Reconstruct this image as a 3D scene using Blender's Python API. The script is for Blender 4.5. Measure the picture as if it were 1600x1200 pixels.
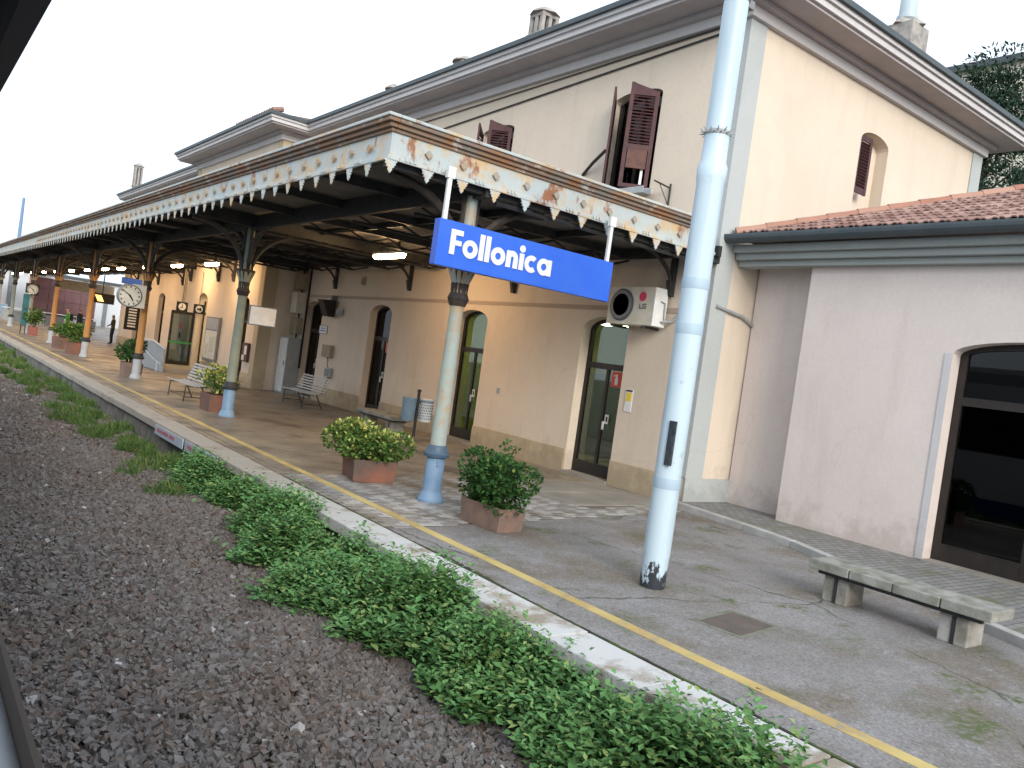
import bpy, bmesh, math, random
import numpy as np
from mathutils import Vector, Matrix
R = math.radians
random.seed(7); rng = np.random.default_rng(7)
sc = bpy.context.scene
for o in list(bpy.data.objects): bpy.data.objects.remove(o)

# ---------------------------------------------------------------- camera
yaw, pitch, roll = R(37.444), R(-1.29), R(7.99)
fwd = Vector((math.sin(yaw)*math.cos(pitch), math.cos(yaw)*math.cos(pitch), math.sin(pitch)))
rt = Vector((math.cos(yaw), -math.sin(yaw), 0)); up = rt.cross(fwd)
r2 = rt*math.cos(roll) + up*math.sin(roll); u2 = -rt*math.sin(roll) + up*math.cos(roll)
cam = bpy.data.cameras.new('camera'); camo = bpy.data.objects.new('camera', cam); sc.collection.objects.link(camo)
Mx = Matrix((r2, u2, -fwd)).transposed().to_4x4(); Mx.translation = (0, 0, 2.0)
camo.matrix_world = Mx
cam.sensor_width = 36; cam.lens = 36*1274.5/1600; cam.clip_start = 0.03; cam.clip_end = 3000
sc.camera = camo

# ---------------------------------------------------------------- sky, sun, exposure
SUN_EL, SUN_AZ = R(24), R(200)          # azimuth clockwise from +Y
w = bpy.data.worlds.new('World'); sc.world = w; w.use_nodes = True
nt = w.node_tree; bg = nt.nodes['Background']
sky = nt.nodes.new('ShaderNodeTexSky'); sky.sky_type = 'NISHITA'; sky.sun_disc = False
sky.sun_elevation = SUN_EL; sky.sun_rotation = SUN_AZ; sky.air_density = 1.3; sky.dust_density = 4.0; sky.ozone_density = 1.6
hs = nt.nodes.new('ShaderNodeHueSaturation'); hs.inputs['Saturation'].default_value = 0.72
tc = nt.nodes.new('ShaderNodeTexCoord'); ns = nt.nodes.new('ShaderNodeTexNoise'); ns.inputs['Scale'].default_value = 2.2; ns.inputs['Detail'].default_value = 5
cr = nt.nodes.new('ShaderNodeValToRGB'); cr.color_ramp.elements[0].position = .36; cr.color_ramp.elements[1].position = .6
cr.color_ramp.elements[0].color = (.5, .5, .5, 1); cr.color_ramp.elements[1].color = (.95, .95, .95, 1)
mx = nt.nodes.new('ShaderNodeMixRGB'); mx.inputs['Color2'].default_value = (7.6, 8.5, 9.6, 1)
nt.links.new(sky.outputs[0], hs.inputs['Color']); nt.links.new(hs.outputs[0], mx.inputs['Color1'])
nt.links.new(tc.outputs['Generated'], ns.inputs['Vector']); nt.links.new(ns.outputs['Fac'], cr.inputs[0]); nt.links.new(cr.outputs[0], mx.inputs['Fac'])
nt.links.new(mx.outputs[0], bg.inputs['Color']); bg.inputs['Strength'].default_value = 0.10
sl = bpy.data.lights.new('sun', 'SUN'); sl.energy = 1.25; sl.angle = R(25); sl.color = (1, .95, .88)
so = bpy.data.objects.new('sun', sl); sc.collection.objects.link(so)
sd = Vector((math.sin(SUN_AZ)*math.cos(SUN_EL), math.cos(SUN_AZ)*math.cos(SUN_EL), math.sin(SUN_EL)))
so.rotation_euler = sd.to_track_quat('Z', 'Y').to_euler()
sc.view_settings.view_transform = 'Standard'; sc.view_settings.look = 'None'; sc.view_settings.gamma = 1
sc.view_settings.use_curve_mapping = False; sc.view_settings.exposure = 0.98
sc.cycles.max_bounces = 8

# ---------------------------------------------------------------- material helpers
class NT:
    def __init__(s, name):
        s.m = bpy.data.materials.new(name); s.m.use_nodes = True; s.t = s.m.node_tree
        s.b = s.t.nodes['Principled BSDF']; s.pos = s.n('ShaderNodeNewGeometry')
    def n(s, typ, **kw):
        nd = s.t.nodes.new(typ)
        for k, v in kw.items(): setattr(nd, k, v)
        return nd
    def L(s, a, b): s.t.links.new(a, b)
    def vec(s, sx=1, sy=1, sz=1, obj=False):
        mp = s.n('ShaderNodeMapping'); mp.inputs['Scale'].default_value = (sx, sy, sz)
        s.L(s.n('ShaderNodeTexCoord').outputs['Object'] if obj else s.pos.outputs['Position'], mp.inputs['Vector']); return mp.outputs[0]
    def noise(s, scale, detail=5, rough=.6, v=None):
        nd = s.n('ShaderNodeTexNoise'); nd.inputs['Scale'].default_value = scale; nd.inputs['Detail'].default_value = detail; nd.inputs['Roughness'].default_value = rough
        s.L(v if v is not None else s.pos.outputs['Position'], nd.inputs['Vector']); return nd.outputs['Fac']
    def ramp(s, fac, a, b, c0=(0, 0, 0), c1=(1, 1, 1)):
        r = s.n('ShaderNodeValToRGB'); e = r.color_ramp.elements; e[0].position = a; e[1].position = b; e[0].color = (*c0, 1); e[1].color = (*c1, 1)
        s.L(fac, r.inputs[0]); return r.outputs[0]
    def mix(s, fac, a, b, mode='MIX'):
        m = s.n('ShaderNodeMixRGB', blend_type=mode)
        for inp, v in (('Fac', fac), ('Color1', a), ('Color2', b)):
            if isinstance(v, (int, float)): m.inputs[inp].default_value = v
            elif isinstance(v, tuple): m.inputs[inp].default_value = (*v, 1)
            else: s.L(v, m.inputs[inp])
        return m.outputs[0]
    def math(s, op, a, b=0.):
        m = s.n('ShaderNodeMath', operation=op)
        for i, v in enumerate((a, b)):
            if isinstance(v, (int, float)): m.inputs[i].default_value = v
            else: s.L(v, m.inputs[i])
        return m.outputs[0]
    def bump(s, h, strength=.3, dist=.02):
        b = s.n('ShaderNodeBump'); b.inputs['Strength'].default_value = strength; b.inputs['Distance'].default_value = dist
        s.L(h, b.inputs['Height']); s.L(b.outputs[0], s.b.inputs['Normal'])
    def col(s, c): 
        if isinstance(c, tuple): s.b.inputs['Base Color'].default_value = (*c, 1)
        else: s.L(c, s.b.inputs['Base Color'])
    def rough(s, r):
        if isinstance(r, (int, float)): s.b.inputs['Roughness'].default_value = r
        else: s.L(r, s.b.inputs['Roughness'])
def mat(name, c1, c2=None, scale=4, rough=.75, bump=.0, bscale=60, metal=0, lo=.35, hi=.65, rand=None, spec=.4):
    k = NT(name); k.rough(rough); k.b.inputs['Metallic'].default_value = metal; k.b.inputs['Specular IOR Level'].default_value = spec
    c = c1
    if c2 is not None: c = k.mix(k.ramp(k.noise(scale), lo, hi), c1, c2)
    if rand:
        src = k.pos.outputs['Random Per Island'] if rand[0] == 'island' else k.n('ShaderNodeObjectInfo').outputs['Random']
        c = k.mix(k.ramp(src, .1, .9), c if not isinstance(c, tuple) else c, rand[1])
    k.col(c)
    if bump: k.bump(k.noise(bscale, 6), bump, .01)
    return k.m

def plaster(name, c, dirt, dlo=.52):
    k = NT(name); k.rough(.9); k.b.inputs['Specular IOR Level'].default_value = .2
    a = k.mix(k.ramp(k.noise(.7, 6), .3, .75), c, tuple(x*.9 for x in c))
    st = k.ramp(k.noise(1.0, 6, .65, k.vec(2.2, 2.2, .35)), dlo, .8)
    a = k.mix(k.math('MULTIPLY', st, .6), a, dirt)
    sp = k.n('ShaderNodeSeparateXYZ'); k.L(k.pos.outputs['Position'], sp.inputs[0])
    mr = k.n('ShaderNodeMapRange'); mr.inputs[1].default_value = 0; mr.inputs[2].default_value = 1.1; mr.inputs[3].default_value = .26; mr.inputs[4].default_value = -.2; k.L(sp.outputs['Z'], mr.inputs[0])
    a = k.mix(k.math('MULTIPLY', k.ramp(k.math('ADD', k.noise(1.9, 7, .7), mr.outputs[0]), .56, .72), .55), a, tuple(x*.8 for x in dirt))   # ragged splash stain
    a = k.mix(k.math('MULTIPLY', k.ramp(k.noise(.55, 3, .5), .58, .60), .16), a, tuple(min(1, x*1.12) for x in c))                      # patch repairs
    vo = k.n('ShaderNodeTexVoronoi', feature='DISTANCE_TO_EDGE'); vo.inputs['Scale'].default_value = .42
    vn = k.n('ShaderNodeTexNoise'); vn.inputs['Scale'].default_value = 1.6; vn.inputs['Detail'].default_value = 6; k.L(k.pos.outputs['Position'], vn.inputs['Vector'])
    k.L(k.mix(.5, k.pos.outputs['Position'], vn.outputs['Color'], 'ADD'), vo.inputs['Vector'])
    a = k.mix(k.math('MULTIPLY', k.ramp(vo.outputs['Distance'], .001, .004, (1,1,1), (0,0,0)), k.math('MULTIPLY', k.ramp(k.noise(.5, 2),   .50, .56), .22)), a, tuple(x*.55 for x in c))
    a = k.mix(.12, a, k.ramp(k.noise(30, 3), .3, .7, (.3, .3, .3), (1, 1, 1)), 'MULTIPLY')
    k.col(a); k.bump(k.math('ADD', k.noise(90, 4), k.noise(6, 3)), .18, .006); return k.m
M = {}
M['peach'] = plaster('peach_plaster', (.69, .595, .49), (.52, .44, .355))
M['annex'] = plaster('pale_pink_plaster', (.71, .63, .59), (.54, .46, .41))
M['quoin'] = plaster('grey_corner_plaster', (.44, .47, .47), (.38, .40, .38))
M['plinth'] = plaster('beige_plinth', (.50, .41, .28), (.36, .30, .22))
M['cornice'] = plaster('pale_cornice', (.58, .57, .58), (.46, .44, .44))
M['soffit'] = mat('soffit_paint', (.36, .335, .345), (.42, .39, .395), 1.5, .9)
M['annexcorn'] = plaster('grey_green_cornice', (.34, .37, .36), (.28, .30, .29))
M['gutter'] = mat('dark_gutter', (.05, .07, .085), (.07, .085, .09), 3, .55)
M['iron'] = mat('dark_iron', (.018, .022, .026), (.04, .038, .035), 6, .6, .2, 80)
M['iron2'] = mat('brown_iron', (.05, .035, .025), (.025, .022, .022), 9, .7, .3, 60)
M['sheet'] = mat('corrugated_sheet', (.20, .185, .165), (.14, .13, .12), 1.3, .7)
M['black'] = mat('black_paint', (.015, .015, .017), None, rough=.45)
M['darkframe'] = mat('dark_brown_frame', (.016, .013, .012), (.026, .02, .016), 5, .45)
M['white'] = mat('white_paint', (.72, .73, .74), (.62, .63, .63), 7, .5)
M['offwhite'] = mat('cream_enamel', (.66, .64, .56), (.56, .53, .45), 5, .45)
M['grey'] = mat('grey_enamel', (.36, .38, .39), (.30, .32, .33), 4, .5)
M['midgrey'] = mat('mid_grey_metal', (.20, .21, .22), (.15, .16, .17), 4, .5)
M['beigebox'] = mat('beige_box', (.33, .28, .19), (.25, .21, .15), 6, .6)
M['blue'] = mat('sign_blue', (.025, .115, .60), (.035, .13, .60), 3, .35)
M['blueedge'] = mat('sign_blue_edge', (.03, .10, .50), None, rough=.4)
M['bluegrey'] = mat('blue_grey_bin', (.16, .26, .36), (.20, .30, .38), 8, .5)
M['red'] = mat('red_plastic', (.55, .06, .04), None, rough=.4)
M['pinkred'] = mat('magenta_red', (.6, .04, .12), None, rough=.4)
M['yellow'] = mat('yellow_plastic', (.75, .55, .03), None, rough=.5)
M['green'] = mat('green_plastic', (.05, .28, .06), None, rough=.4)
M['teal'] = mat('teal_panel', (.02, .11, .13), (.03, .14, .15), 3, .4)
M['shutter'] = mat('maroon_shutter', (.055, .022, .026), (.085, .034, .036), 8, .65, .2, 40)
M['shutterfade'] = mat('brown_hatch', (.13, .065, .045), (.09, .04, .035), 8, .7)
M['wood'] = mat('grey_wood_slat', (.48, .47, .45), (.36, .35, .34), 9, .6)
M['terracotta'] = mat('terracotta', (.25, .10, .062), (.11, .08, .068), 2.5, .85, .3, 50)
M['clayold'] = mat('weathered_terracotta', (.27, .16, .12), (.15, .115, .095), 5, .9, .3, 50)
M['soil'] = mat('soil', (.03, .022, .015), (.05, .035, .022), 20, 1.0, .6, 40)
M['tile'] = mat('roof_tile', (.265, .135, .105), (.14, .09, .078), 7, .85, .2, 60, rand=('obj', (.33, .21, .175)))
M['ridge'] = mat('ridge_tile', (.38, .16, .11), (.28, .15, .11), 5, .85, .2, 60, rand=('obj', (.40, .24, .18)))
M['rooftop'] = mat('main_roof', (.16, .09, .07), (.09, .07, .06), 4, .9)
M['skin'] = mat('skin', (.45, .26, .18), None, rough=.6)
M['hair'] = mat('dark_hair', (.02, .014, .01), None, rough=.6)
M['jeans'] = mat('dark_trousers', (.02, .022, .03), None, rough=.9)
M['greenvest'] = mat('green_jacket', (.07, .24, .05), None, rough=.8)
M['coat'] = mat('black_coat', (.02, .02, .024), None, rough=.9)
M['olive'] = mat('olive_jacket', (.07, .065, .035), None, rough=.9)
M['gasket'] = mat('brown_rubber', (.07, .05, .04), None, rough=.7)
M['trainwhite'] = mat('train_white', (.62, .68, .74), None, rough=.4)
M['traindark'] = mat('train_dark', (.03, .03, .045), None, rough=.5)
M['trainblue'] = mat('train_blue', (.03, .07, .22), None, rough=.4)
M['maroon'] = mat('maroon_panel', (.15, .075, .08), (.11, .06, .065), 1.0, .7)
M['farwhite'] = mat('far_white_wall', (.58, .60, .62), (.50, .53, .56), .4, .9)
M['hill'] = mat('hill_green', (.06, .085, .05), (.10, .10, .07), .05, 1.0)
M['chimney'] = mat('weathered_render', (.40, .38, .35), (.24, .23, .22), 6, .95, .3, 30)
M['chimwhite'] = mat('white_flue', (.42, .50, .54), None, rough=.5)
M['stonebench'] = mat('mossy_concrete', (.31, .31, .285), (.16, .16, .125), 5, .9, .5, 40)
M['benchleg'] = mat('pale_concrete', (.38, .375, .35), (.19, .18, .15), 4, .9, .4, 40)
M['cream'] = mat('cream_render', (.66, .62, .50), (.6, .56, .46), .6, .9)

def emis(name, c, s):
    k = NT(name); k.col((.8, .8, .8)); k.b.inputs['Emission Color'].default_value = (*c, 1); k.b.inputs['Emission Strength'].default_value = s; return k.m
M['tube'] = emis('lit_tube', (1, .63, .31), 68)
M['inlamp'] = emis('indoor_lamp', (1, .95, .65), 30)
M['led'] = emis('orange_display', (1, .45, .05), 1.6)
M['board'] = emis('board_rows', (.8, .7, .2), .03)
M['interior'] = mat('yellow_green_wall', (.42, .44, .09), (.36, .38, .08), 1, .9)
M['interiorwarm'] = mat('warm_hall_wall', (.62, .48, .22), None, rough=.9)
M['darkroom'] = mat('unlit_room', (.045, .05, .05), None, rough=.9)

def glass(name, tint=(.55, .6, .58), refl=.10):
    k = NT(name); t = k.t
    out = t.nodes['Material Output']; tr = k.n('ShaderNodeBsdfTransparent'); tr.inputs[0].default_value = (*tint, 1)
    gl = k.n('ShaderNodeBsdfGlossy'); gl.inputs['Roughness'].default_value = .02
    lw = k.n('ShaderNodeFresnel'); lw.inputs['IOR'].default_value = 1.5
    f = k.math('ADD', k.math('MULTIPLY', lw.outputs[0], .5), refl*.05)
    mxs = k.n('ShaderNodeMixShader'); k.L(f, mxs.inputs[0]); k.L(tr.outputs[0], mxs.inputs[1]); k.L(gl.outputs[0], mxs.inputs[2]); k.L(mxs.outputs[0], out.inputs[0])
    return k.m
M['glass'] = glass('window_glass'); M['darkglass'] = glass('dark_glass', (.12, .13, .13), .2)

def foliage(name, a, b, c=None, cthr=.8, lit_top_z=None):
    k = NT(name); k.rough(.7); r = k.pos.outputs['Random Per Island']
    col = k.mix(k.ramp(r, .05, .95), a, b)
    if c: col = k.mix(k.ramp(k.math('FRACT', k.math('MULTIPLY', r, 17.3)), cthr, cthr+.06), col, c)
    if lit_top_z:
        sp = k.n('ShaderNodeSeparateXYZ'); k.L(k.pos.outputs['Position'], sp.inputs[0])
        mr = k.n('ShaderNodeMapRange'); mr.inputs[1].default_value = lit_top_z[0]; mr.inputs[2].default_value = lit_top_z[1]; mr.inputs[3].default_value = -.25; mr.inputs[4].default_value = .35; k.L(sp.outputs['Z'], mr.inputs[0])
        col = k.mix(k.ramp(k.math('ADD', k.math('FRACT', k.math('MULTIPLY', r, 7.7)), mr.outputs[0]), .62, .78), col, c)  # share of yellow leaves grows with height, imitating light on the top
    col = k.mix(k.ramp(k.noise(2.5, 2), .35, .7), col, k.mix(.5, col, (.5, .5, .3), 'MULTIPLY'))
    k.col(col); k.b.inputs['Specular IOR Level'].default_value = .18
    k.b.inputs['Transmission Weight'].default_value = 0
    return k.m
M['weed'] = foliage('nettle_leaf', (.08, .20, .065), (.17, .34, .12), (.27, .37, .13), .84)
M['grass'] = foliage('grass_blade', (.065, .15, .045), (.14, .235, .07), (.24, .25, .09), .8)
M['ivy'] = foliage('ivy_leaf', (.02, .07, .022), (.06, .14, .035), (.16, .22, .05), .93)
M['varieg_lit_top'] = foliage('variegated_leaf_lit_top', (.05, .12, .03), (.13, .22, .05), (.52, .52, .16), .93, (.55, 1.0))  # real variegation, plus light painted into the upper leaves
M['bush'] = foliage('green_bush_leaf', (.03, .09, .02), (.10, .19, .04), (.30, .32, .08), .85)
M['pine'] = foliage('conifer_needle', (.02, .05, .035), (.05, .09, .06))
M['bark'] = mat('bark', (.07, .05, .035), (.04, .03, .022), 12, .95, .5, 20)

def stone_mat():
    k = NT('ballast_stone'); k.rough(.85); r = k.pos.outputs['Random Per Island']
    c = k.mix(k.ramp(r, .0, 1.), (.125, .108, .098), (.205, .188, .178))
    c = k.mix(k.ramp(k.math('FRACT', k.math('MULTIPLY', r, 31.7)), .72, .8), c, (.155, .12, .10))
    c = k.mix(k.ramp(k.math('FRACT', k.math('MULTIPLY', r, 71.3)), .992, .996), c, (.45, .45, .45))
    c = k.mix(k.ramp(k.noise(.8, 4), .4, .7), c, k.mix(1., c, (.97, .88, .82), 'MULTIPLY'))
    k.col(c); return k.m
M['ballast'] = stone_mat()
k = NT('ballast_bed'); k.rough(.95)
v = k.n('ShaderNodeTexVoronoi'); v.inputs['Scale'].default_value = 17; k.L(k.pos.outputs['Position'], v.inputs['Vector'])
cc = k.mix(k.ramp(k.noise(1.0, 5), .35, .7), (.12, .105, .098), (.11, .088, .076))
k.col(k.mix(.75, cc, k.ramp(v.outputs['Color'], .1, .9, (.35, .35, .35), (1.5, 1.45, 1.4)), 'MULTIPLY')); k.bump(v.outputs['Distance'], .9, .04); M['bed'] = k.m
M['ground'] = mat('far_ground', (.10, .09, .07), (.07, .075, .05), .3, 1.0)

# asphalt with cracks, stains and moss of their own shape
k = NT('old_asphalt')
wv = k.mix(.06, k.pos.outputs['Position'], k.n('ShaderNodeTexNoise').outputs['Color'], 'ADD')
base = k.mix(k.ramp(k.noise(.55, 6, .65), .35, .68), (.245, .235, .235), (.15, .135, .12))
base = k.mix(k.ramp(k.noise(.9, 5, .6, k.vec(1, 1, 1)), .50, .66), base, (.15, .125, .095))
base = k.mix(.75, base, k.ramp(k.noise(45, 7, .9), .34, .66, (.40, .40, .40), (1.6, 1.6, 1.6)), 'MULTIPLY')
base = k.mix(k.ramp(k.noise(4.5, 6, .75), .58, .75), base, (.32, .32, .34))
vg = k.n('ShaderNodeTexVoronoi'); vg.inputs['Scale'].default_value = 55; k.L(k.pos.outputs['Position'], vg.inputs['Vector'])
base = k.mix(.55, base, k.ramp(vg.outputs['Color'], .1, .9, (.55, .55, .55), (1.5, 1.5, 1.5)), 'MULTIPLY')
base = k.mix(k.ramp(k.noise(30, 2), .72, .76), base, (.42, .42, .42))
vn = k.n('ShaderNodeTexNoise'); vn.inputs['Scale'].default_value = 2.2; vn.inputs['Detail'].default_value = 5; k.L(k.pos.outputs['Position'], vn.inputs['Vector'])
wpos = k.mix(.35, k.pos.outputs['Position'], vn.outputs['Color'], 'ADD')
vo = k.n('ShaderNodeTexVoronoi', feature='DISTANCE_TO_EDGE'); vo.inputs['Scale'].default_value = .33; k.L(wpos, vo.inputs['Vector'])
crk = k.ramp(vo.outputs['Distance'], .001, .006, (1, 1, 1), (0, 0, 0))
crk = k.math('MULTIPLY', crk, k.ramp(k.noise(.6, 3), .42, .55))
base = k.mix(crk, base, (.045, .055, .03))
mossn = k.math('MULTIPLY', k.ramp(k.noise(1.4, 6, .7), .54, .62), k.ramp(k.noise(14, 5, .7), .40, .56))
near = k.ramp(vo.outputs['Distance'], .0, .10, (1, 1, 1), (0, 0, 0))
base = k.mix(k.math('MULTIPLY', mossn, k.math('ADD', .6, near)), base, (.075, .10, .025))
k.col(base); k.rough(k.ramp(k.noise(.9, 4), .3, .7, (.55, .55, .55), (.85, .85, .85)))
k.bump(k.math('SUBTRACT', k.math('MULTIPLY', k.noise(140, 3), .35), crk), .5, .01); M['asphalt'] = k.m

# brick floor beyond
k = NT('brick_floor'); br = k.n('ShaderNodeTexBrick'); br.offset = .5
br.inputs['Scale'].default_value = 1; br.inputs['Brick Width'].default_value = .21; br.inputs['Row Height'].default_value = .105; br.inputs['Mortar Size'].default_value = .006
br.inputs['Color1'].default_value = (.26, .215, .165, 1); br.inputs['Color2'].default_value = (.19, .16, .13, 1); br.inputs['Mortar'].default_value = (.09, .075, .06, 1)
k.L(k.pos.outputs['Position'], br.inputs['Vector'])
c = k.mix(k.ramp(k.noise(.8, 6, .65), .5, .66), br.outputs['Color'], k.mix(1., br.outputs['Color'], (.42, .38, .36), 'MULTIPLY'))
c = k.mix(k.ramp(k.noise(.5, 4), .5, .7), c, (.30, .25, .18))
k.col(c); k.rough(k.ramp(k.noise(.8, 4), .35, .65, (.38, .38, .38), (.7, .7, .7))); k.bump(br.outputs['Fac'], -.3, .01); M['floor'] = k.m
def paver_mat(name, src, base=(.25,.235,.22)):
    k = NT(name); r = k.pos.outputs['Random Per Island'] if src == 'island' else k.n('ShaderNodeObjectInfo').outputs['Random']
    c = k.mix(k.ramp(r, 0, 1), base, tuple(x*.78 for x in base))
    c = k.mix(k.ramp(k.noise(.9, 5), .52, .64), c, k.mix(1., c, (.55, .46, .36), 'MULTIPLY'))
    c = k.mix(k.ramp(k.noise(2.2, 5), .64, .74), c, (.15, .14, .09))
    k.col(c); k.rough(.5); k.bump(k.noise(70, 4), .25, .006); return k.m
M['paver'] = paver_mat('grey_paver', 'obj', (.24,.225,.21)); M['paverlight'] = paver_mat('pale_paver', 'obj', (.38,.37,.35))
M['mortar'] = mat('paver_bed', (.16, .14, .12), (.12, .11, .085), 3, .95)
# kerb stone: worn white paint, brown stains
k = NT('kerb_stone'); k.rough(.8)
sp = k.n('ShaderNodeSeparateXYZ'); k.L(k.pos.outputs['Position'], sp.inputs[0])
paint = k.ramp(k.math('SUBTRACT', k.noise(1.1, 6, .7), k.math('MULTIPLY', k.ramp(sp.outputs['Y'], .0, 1.), -.0)), .50, .60)
far = k.n('ShaderNodeMapRange'); far.inputs[1].default_value = 7; far.inputs[2].default_value = 11; k.L(sp.outputs['Y'], far.inputs[0])
c = k.mix(k.math('MAXIMUM', paint, k.math('MULTIPLY', far.outputs[0], .75)), (.54, .54, .525), (.29, .245, .19))
c = k.mix(k.ramp(k.noise(.75, 6, .7), .60, .68), c, (.30, .23, .15))
c = k.mix(k.ramp(k.noise(9, 6, .75), .60, .68), c, (.20, .17, .14)); k.col(c); k.bump(k.noise(25, 6), .5, .015); M['kerb'] = k.m
k = NT('dirt_and_moss'); k.rough(1.); k.col(k.mix(k.ramp(k.noise(3, 5), .42, .58), (.035, .03, .025), (.07, .10, .025))); k.bump(k.noise(60, 4), .8, .02); M['moss'] = k.m
M['wallconc'] = mat('platform_wall_concrete', (.22, .20, .18), (.10, .095, .085), 3, .95, .5, 30)
M['slabconc'] = mat('concrete_slab', (.30, .275, .24), (.21, .195, .17), 1.2, .8, .2, 60)
k = NT('yellow_line'); k.rough(.7); c = k.mix(k.ramp(k.noise(10, 7, .8), .50, .62), (.44, .31, .105), (.28, .245, .19))
c = k.mix(k.ramp(k.noise(1.3, 3), .4, .65), c, (.56, .44, .17)); k.col(c); M['yline'] = k.m
k = NT('sidewalk_paving'); k.rough(.85); br = k.n('ShaderNodeTexBrick'); br.inputs['Scale'].default_value = 1; br.inputs['Brick Width'].default_value = .2; br.inputs['Row Height'].default_value = .1; br.inputs['Mortar Size'].default_value = .007
br.inputs['Color1'].default_value = (.25,.245,.24,1); br.inputs['Color2'].default_value = (.18,.178,.175,1); br.inputs['Mortar'].default_value = (.07,.07,.055,1); k.L(k.pos.outputs['Position'], br.inputs['Vector'])
c = k.mix(k.ramp(k.noise(1.6, 6, .7), .52, .66), br.outputs['Color'], (.13,.135,.08)); k.col(c); k.bump(br.outputs['Fac'], -.4, .01); M['sidewalk'] = k.m
M['sidekerb'] = mat('sidewalk_kerb', (.46, .455, .44), (.34, .33, .31), 4, .8, .3, 40)
# fascia: pale blue paint, rust
k = NT('rusty_blue_fascia'); k.rough(.6)
c = k.mix(k.ramp(k.noise(1.5, 5), .3, .7), (.36, .43, .45), (.45, .47, .45))
rn = k.ramp(k.noise(2.6, 7, .72), .49, .62); c = k.mix(rn, c, (.50, .36, .20))
c = k.mix(k.ramp(k.noise(3.3, 7, .72, k.vec(1, 1, .45)), .57, .64), c, (.26, .11, .05)); k.col(c); k.bump(k.noise(40, 5), .2, .01); M['fascia'] = k.m
M['rosette'] = mat('rusty_rosette', (.36,.24,.13), (.30,.30,.27), 6, .7)
k = NT('rusty_gutter_cornice'); k.rough(.75)
c = k.mix(k.ramp(k.noise(1.7, 6, .7), .40, .60), (.17, .15, .13), (.24, .115, .05))
c = k.mix(k.ramp(k.noise(5, 6, .7), .56, .68), c, (.40, .40, .38)); k.col(c); k.bump(k.noise(40, 5), .25, .01); M['rustcorn'] = k.m
M['colblue'] = mat('blue_column_base', (.15, .25, .39), (.20, .30, .42), 5, .5, .1, 40)
k = NT('column_shaft_paint'); k.rough(.6)
c = k.mix(k.ramp(k.noise(2.2, 6, .7), .42, .58), (.30, .36, .34), (.36, .27, .17)); c = k.mix(k.ramp(k.noise(4, 6, .7), .60, .66), c, (.30, .12, .05)); k.col(c); M['shaft'] = k.m
M['shaftorange'] = mat('rusty_orange_shaft', (.44, .20, .05), (.36, .19, .07), 4, .65, .15, 40)
M['shaftgreen'] = mat('grey_green_shaft', (.17, .21, .18), (.24, .25, .19), 4, .6, .1, 40)
k = NT('pale_blue_mast'); k.rough(.45)
c = k.mix(k.ramp(k.noise(1.2, 5, .6, k.vec(2.5, 2.5, .3)), .42, .72), (.50, .62, .70), (.37, .47, .54)); 
sp = k.n('ShaderNodeSeparateXYZ'); k.L(k.pos.outputs['Position'], sp.inputs[0])
pz = k.n('ShaderNodeMapRange'); pz.inputs[1].default_value = .02; pz.inputs[2].default_value = .52; pz.inputs[3].default_value = .17; pz.inputs[4].default_value = -.28; k.L(sp.outputs['Z'], pz.inputs[0])
c = k.mix(k.ramp(k.math('ADD', k.noise(9, 7, .75, k.vec(1, 1, .55)), pz.outputs[0]), .52, .56), c, (.03, .035, .045))
c = k.mix(k.ramp(k.noise(5, 6, .7), .62, .72), c, (.36, .44, .50)); k.col(c); M['mast'] = k.m
M['mastdark'] = mat('peeled_tar', (.02, .025, .035), (.05, .06, .07), 14, .7, .4, 40)

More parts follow.
